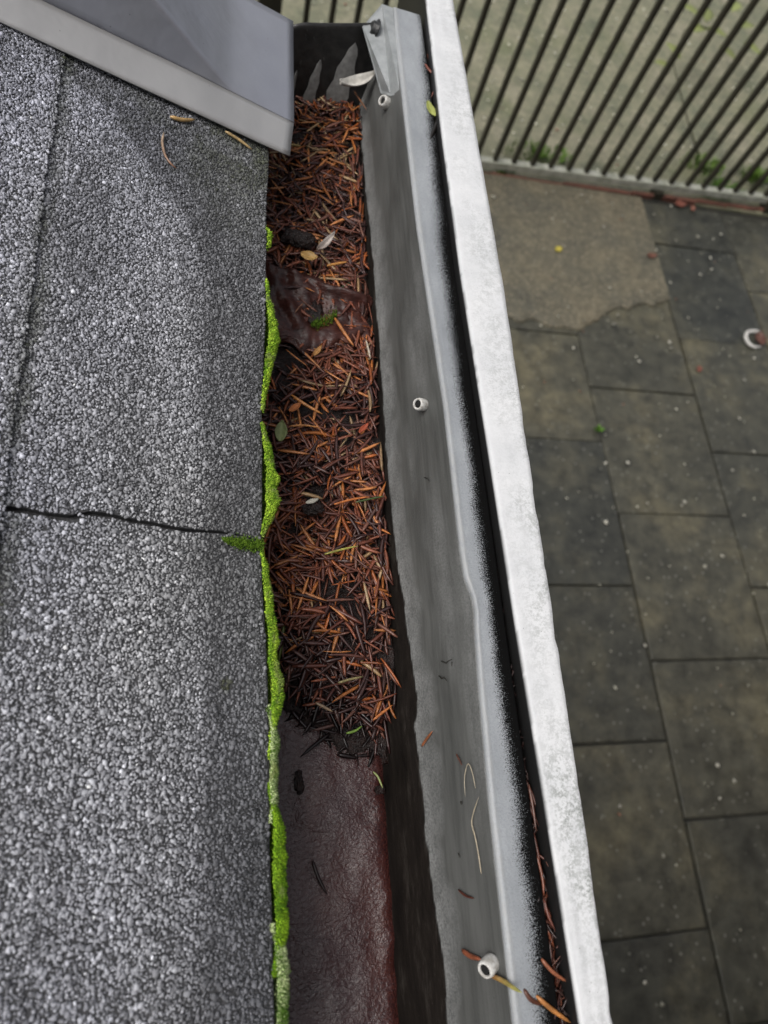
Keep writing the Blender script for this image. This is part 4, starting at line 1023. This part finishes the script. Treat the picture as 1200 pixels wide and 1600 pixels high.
for px, py in ((1094, 429), (1112, 421), (1110, 403), (1046, 535), (999, 565), (943, 355), (1114, 374), (1126, 366), (1155, 654), (1163, 594), (1178, 1006 - 300), (1144, 735), (1011, 786), (1065, 790), (1070, 785), (946, 724), (981, 723), (1128, 869), (947, 816), (896, 544), (1008, 1009), (1007, 1535), (1121, 1196), (1124, 1247), (1036, 1337), (968, 1260), (1147, 1220), (1048, 324 - 2), (908, 305), (1178, 560)):
    q = gnd(px, py, .006 if py > 490 or px > 1045 else .021)
    V1, F1, C1 = petal_arr(np.array([[0, 0, 0.]]), np.array([rng.uniform(.009, .014)]), np.array([[.62, .60, .50]]) * rng.uniform(.7, 1.1))
    tag(obj('fallen_petal', make_mesh('fallen_petal', V1, F1, True, C1), M['petal'], loc=tuple(q)), 'pale cream petal on %s' % ('the rough concrete by the railings' if q[1] > 2.3 and q[0] < 2.4 else 'the right hand slabs near the railings' if q[1] > 2.0 else 'slabs level with the green weed' if q[1] > 1.2 else 'slabs halfway along the white board' if q[1] > .3 else 'the dark slabs near the bottom'), 'petal', 'larger petals on the paving')
def gleaf(px, py, L_, wd, c, label, ang, z=.008):
    q = gnd(px, py, z); dx, dy = math.cos(ang) * L_ * .5, math.sin(ang) * L_ * .5
    pl = lambda a, b, o: np.array([a, b, o])
    return leaf_blade('fallen_leaf', (q[0] - dx, q[1] - dy), (q[0] + dx, q[1] + dy), wd, pl, c, label, off=q[2], curl=.3, cup=.2, nu=8, nv=5)
gleaf(872, 390, .05, .035, (.50, .42, .07), 'small yellow leaf on the rough concrete patch', .6, .02)
gleaf(1062, 320, .085, .05, (.22, .075, .05), 'reddish fallen leaf on the paving below the railings', .1)
gleaf(1082, 326, .05, .03, (.30, .13, .09), 'small pinkish leaf beside the reddish leaf below the railings', 1.2)
gleaf(1018, 400, .07, .035, (.17, .075, .05), 'brown leaf on the concrete patch by the slab joint', .2, .02)
gleaf(1092, 577, .045, .03, (.20, .075, .05), 'reddish crumb of leaf on a slab joint', 1.0)
gleaf(1186, 530, .10, .07, (.12, .055, .04), 'brown curled leaf beside the white loop on the paving', 1.3)
# white loop of cable / hose end
curve_needle('cable_loop', [(1190, 520), (1178, 517), (1168, 518), (1164, 527), (1169, 537), (1178, 543), (1190, 541)], gnd, .022, (.62, .61, .55), 'white bent cable loop lying on the paving at the right', 'cable', .012).data.materials[0] = M['plastic']
# weeds
def weed(name, px, py, n, hgt, spread, c, label, z=.0):
    q = gnd(px, py, z); V = []; Fc = []; C = []
    for i in range(n):
        a = rng.uniform(0, 6.28); r0 = rng.random() * spread; b = q + np.array([math.cos(a) * r0, math.sin(a) * r0 * .5, 0]); tip = b + np.array([math.cos(a) * hgt * .6 * rng.random(), math.sin(a) * hgt * .6 * rng.random(), hgt * rng.uniform(.5, 1)])
        sd2 = np.cross(tip - b, (0, 0, 1.)); sd2 = sd2 / (np.linalg.norm(sd2) + 1e-9) * hgt * .14; mid = (b + tip) / 2
        k = len(V); V += [b, mid + sd2, tip, mid - sd2, mid + np.array([0, 0, hgt * .05])]; Fc += [(k, k + 1, k + 4), (k + 1, k + 2, k + 4), (k + 2, k + 3, k + 4), (k + 3, k, k + 4)]
        cc_ = np.array(c) * rng.uniform(.6, 1.4); C += [cc_ * .7, cc_, cc_, cc_, cc_]
    o = obj(name, make_mesh(name, V, Fc, False, C), M['leaf']); tag(o, label, 'weed', kind='stuff' if n >= 90 else None); return o
weed('weed', 933, 672, 40, .03, .022, (.13, .30, .03), 'small bright green weed in a paving joint')
weed('weed', 787, 268, 90, .035, .07, (.10, .20, .03), 'green weed below the railings beside the white board')
weed('weed', 1115, 297, 240, .045, .20, (.09, .19, .025), 'wide mat of green weeds below the right part of the railings')
weed('weed', 840, 246, 220, .05, .22, (.11, .20, .03), 'green weeds growing behind the left part of the railings', -.01)
weed('weed', 1095, 262, 160, .06, .16, (.13, .22, .04), 'green weeds growing behind the right part of the railings', -.01)
weed('weed', 1175, 280, 120, .07, .12, (.14, .24, .04), 'green weeds at the right end of the railings', -.01)
# plant behind the gate: thin stem and pale leaves
pl_ = empty('leafy_plant', tuple(gnd(1093, 245, -.012)))
zs = lambda px, py, z: on_level(px, py, z)
P = [zs(1093, 245, .0), zs(1075, 190, .06), zs(1062, 140, .14), zs(1052, 98, .22), zs(1068, 50, .30), zs(1100, 18, .38)]
def plc(name, me, mat):
    o = obj(name, me, mat, pl_); o.matrix_parent_inverse = pl_.matrix_basis.inverted(); return o
plc('stem', tube_mesh('stem', P, [.006, .006, .005, .005, .004, .003], 6, np.tile((.06, .06, .03), (36, 1))), M['leaf'])
for (px, py, z, L_, a) in ((1052, 78, .24, .15, 2.0), (1090, 45, .32, .17, .4), (1105, 22, .38, .16, 1.2), (1120, 50, .30, .15, -.3), (1137, 82, .26, .14, -.9), (1165, 40, .3, .16, .3), (1175, 75, .24, .14, 2.4), (1078, 15, .36, .14, 2.6), (1035, 100, .18, .12, 3.0), (1150, 10, .34, .15, .9)):
    q = zs(px, py, z); dx, dy = math.cos(a) * L_ * .5, math.sin(a) * L_ * .5
    o = leaf_blade('leaf', (q[0] - dx, q[1] - dy), (q[0] + dx, q[1] + dy), L_ * .5, lambda a_, b_, o_: np.array([a_, b_, o_]), np.array((.22, .25, .085)) * rng.uniform(.8, 1.25), None, None, off=q[2], curl=-.2, cup=.12, nu=9, nv=5)
    o.parent = pl_; o.matrix_parent_inverse = pl_.matrix_basis.inverted()
tag(pl_, 'pale leafy plant growing behind the railings at the upper right', 'plant')
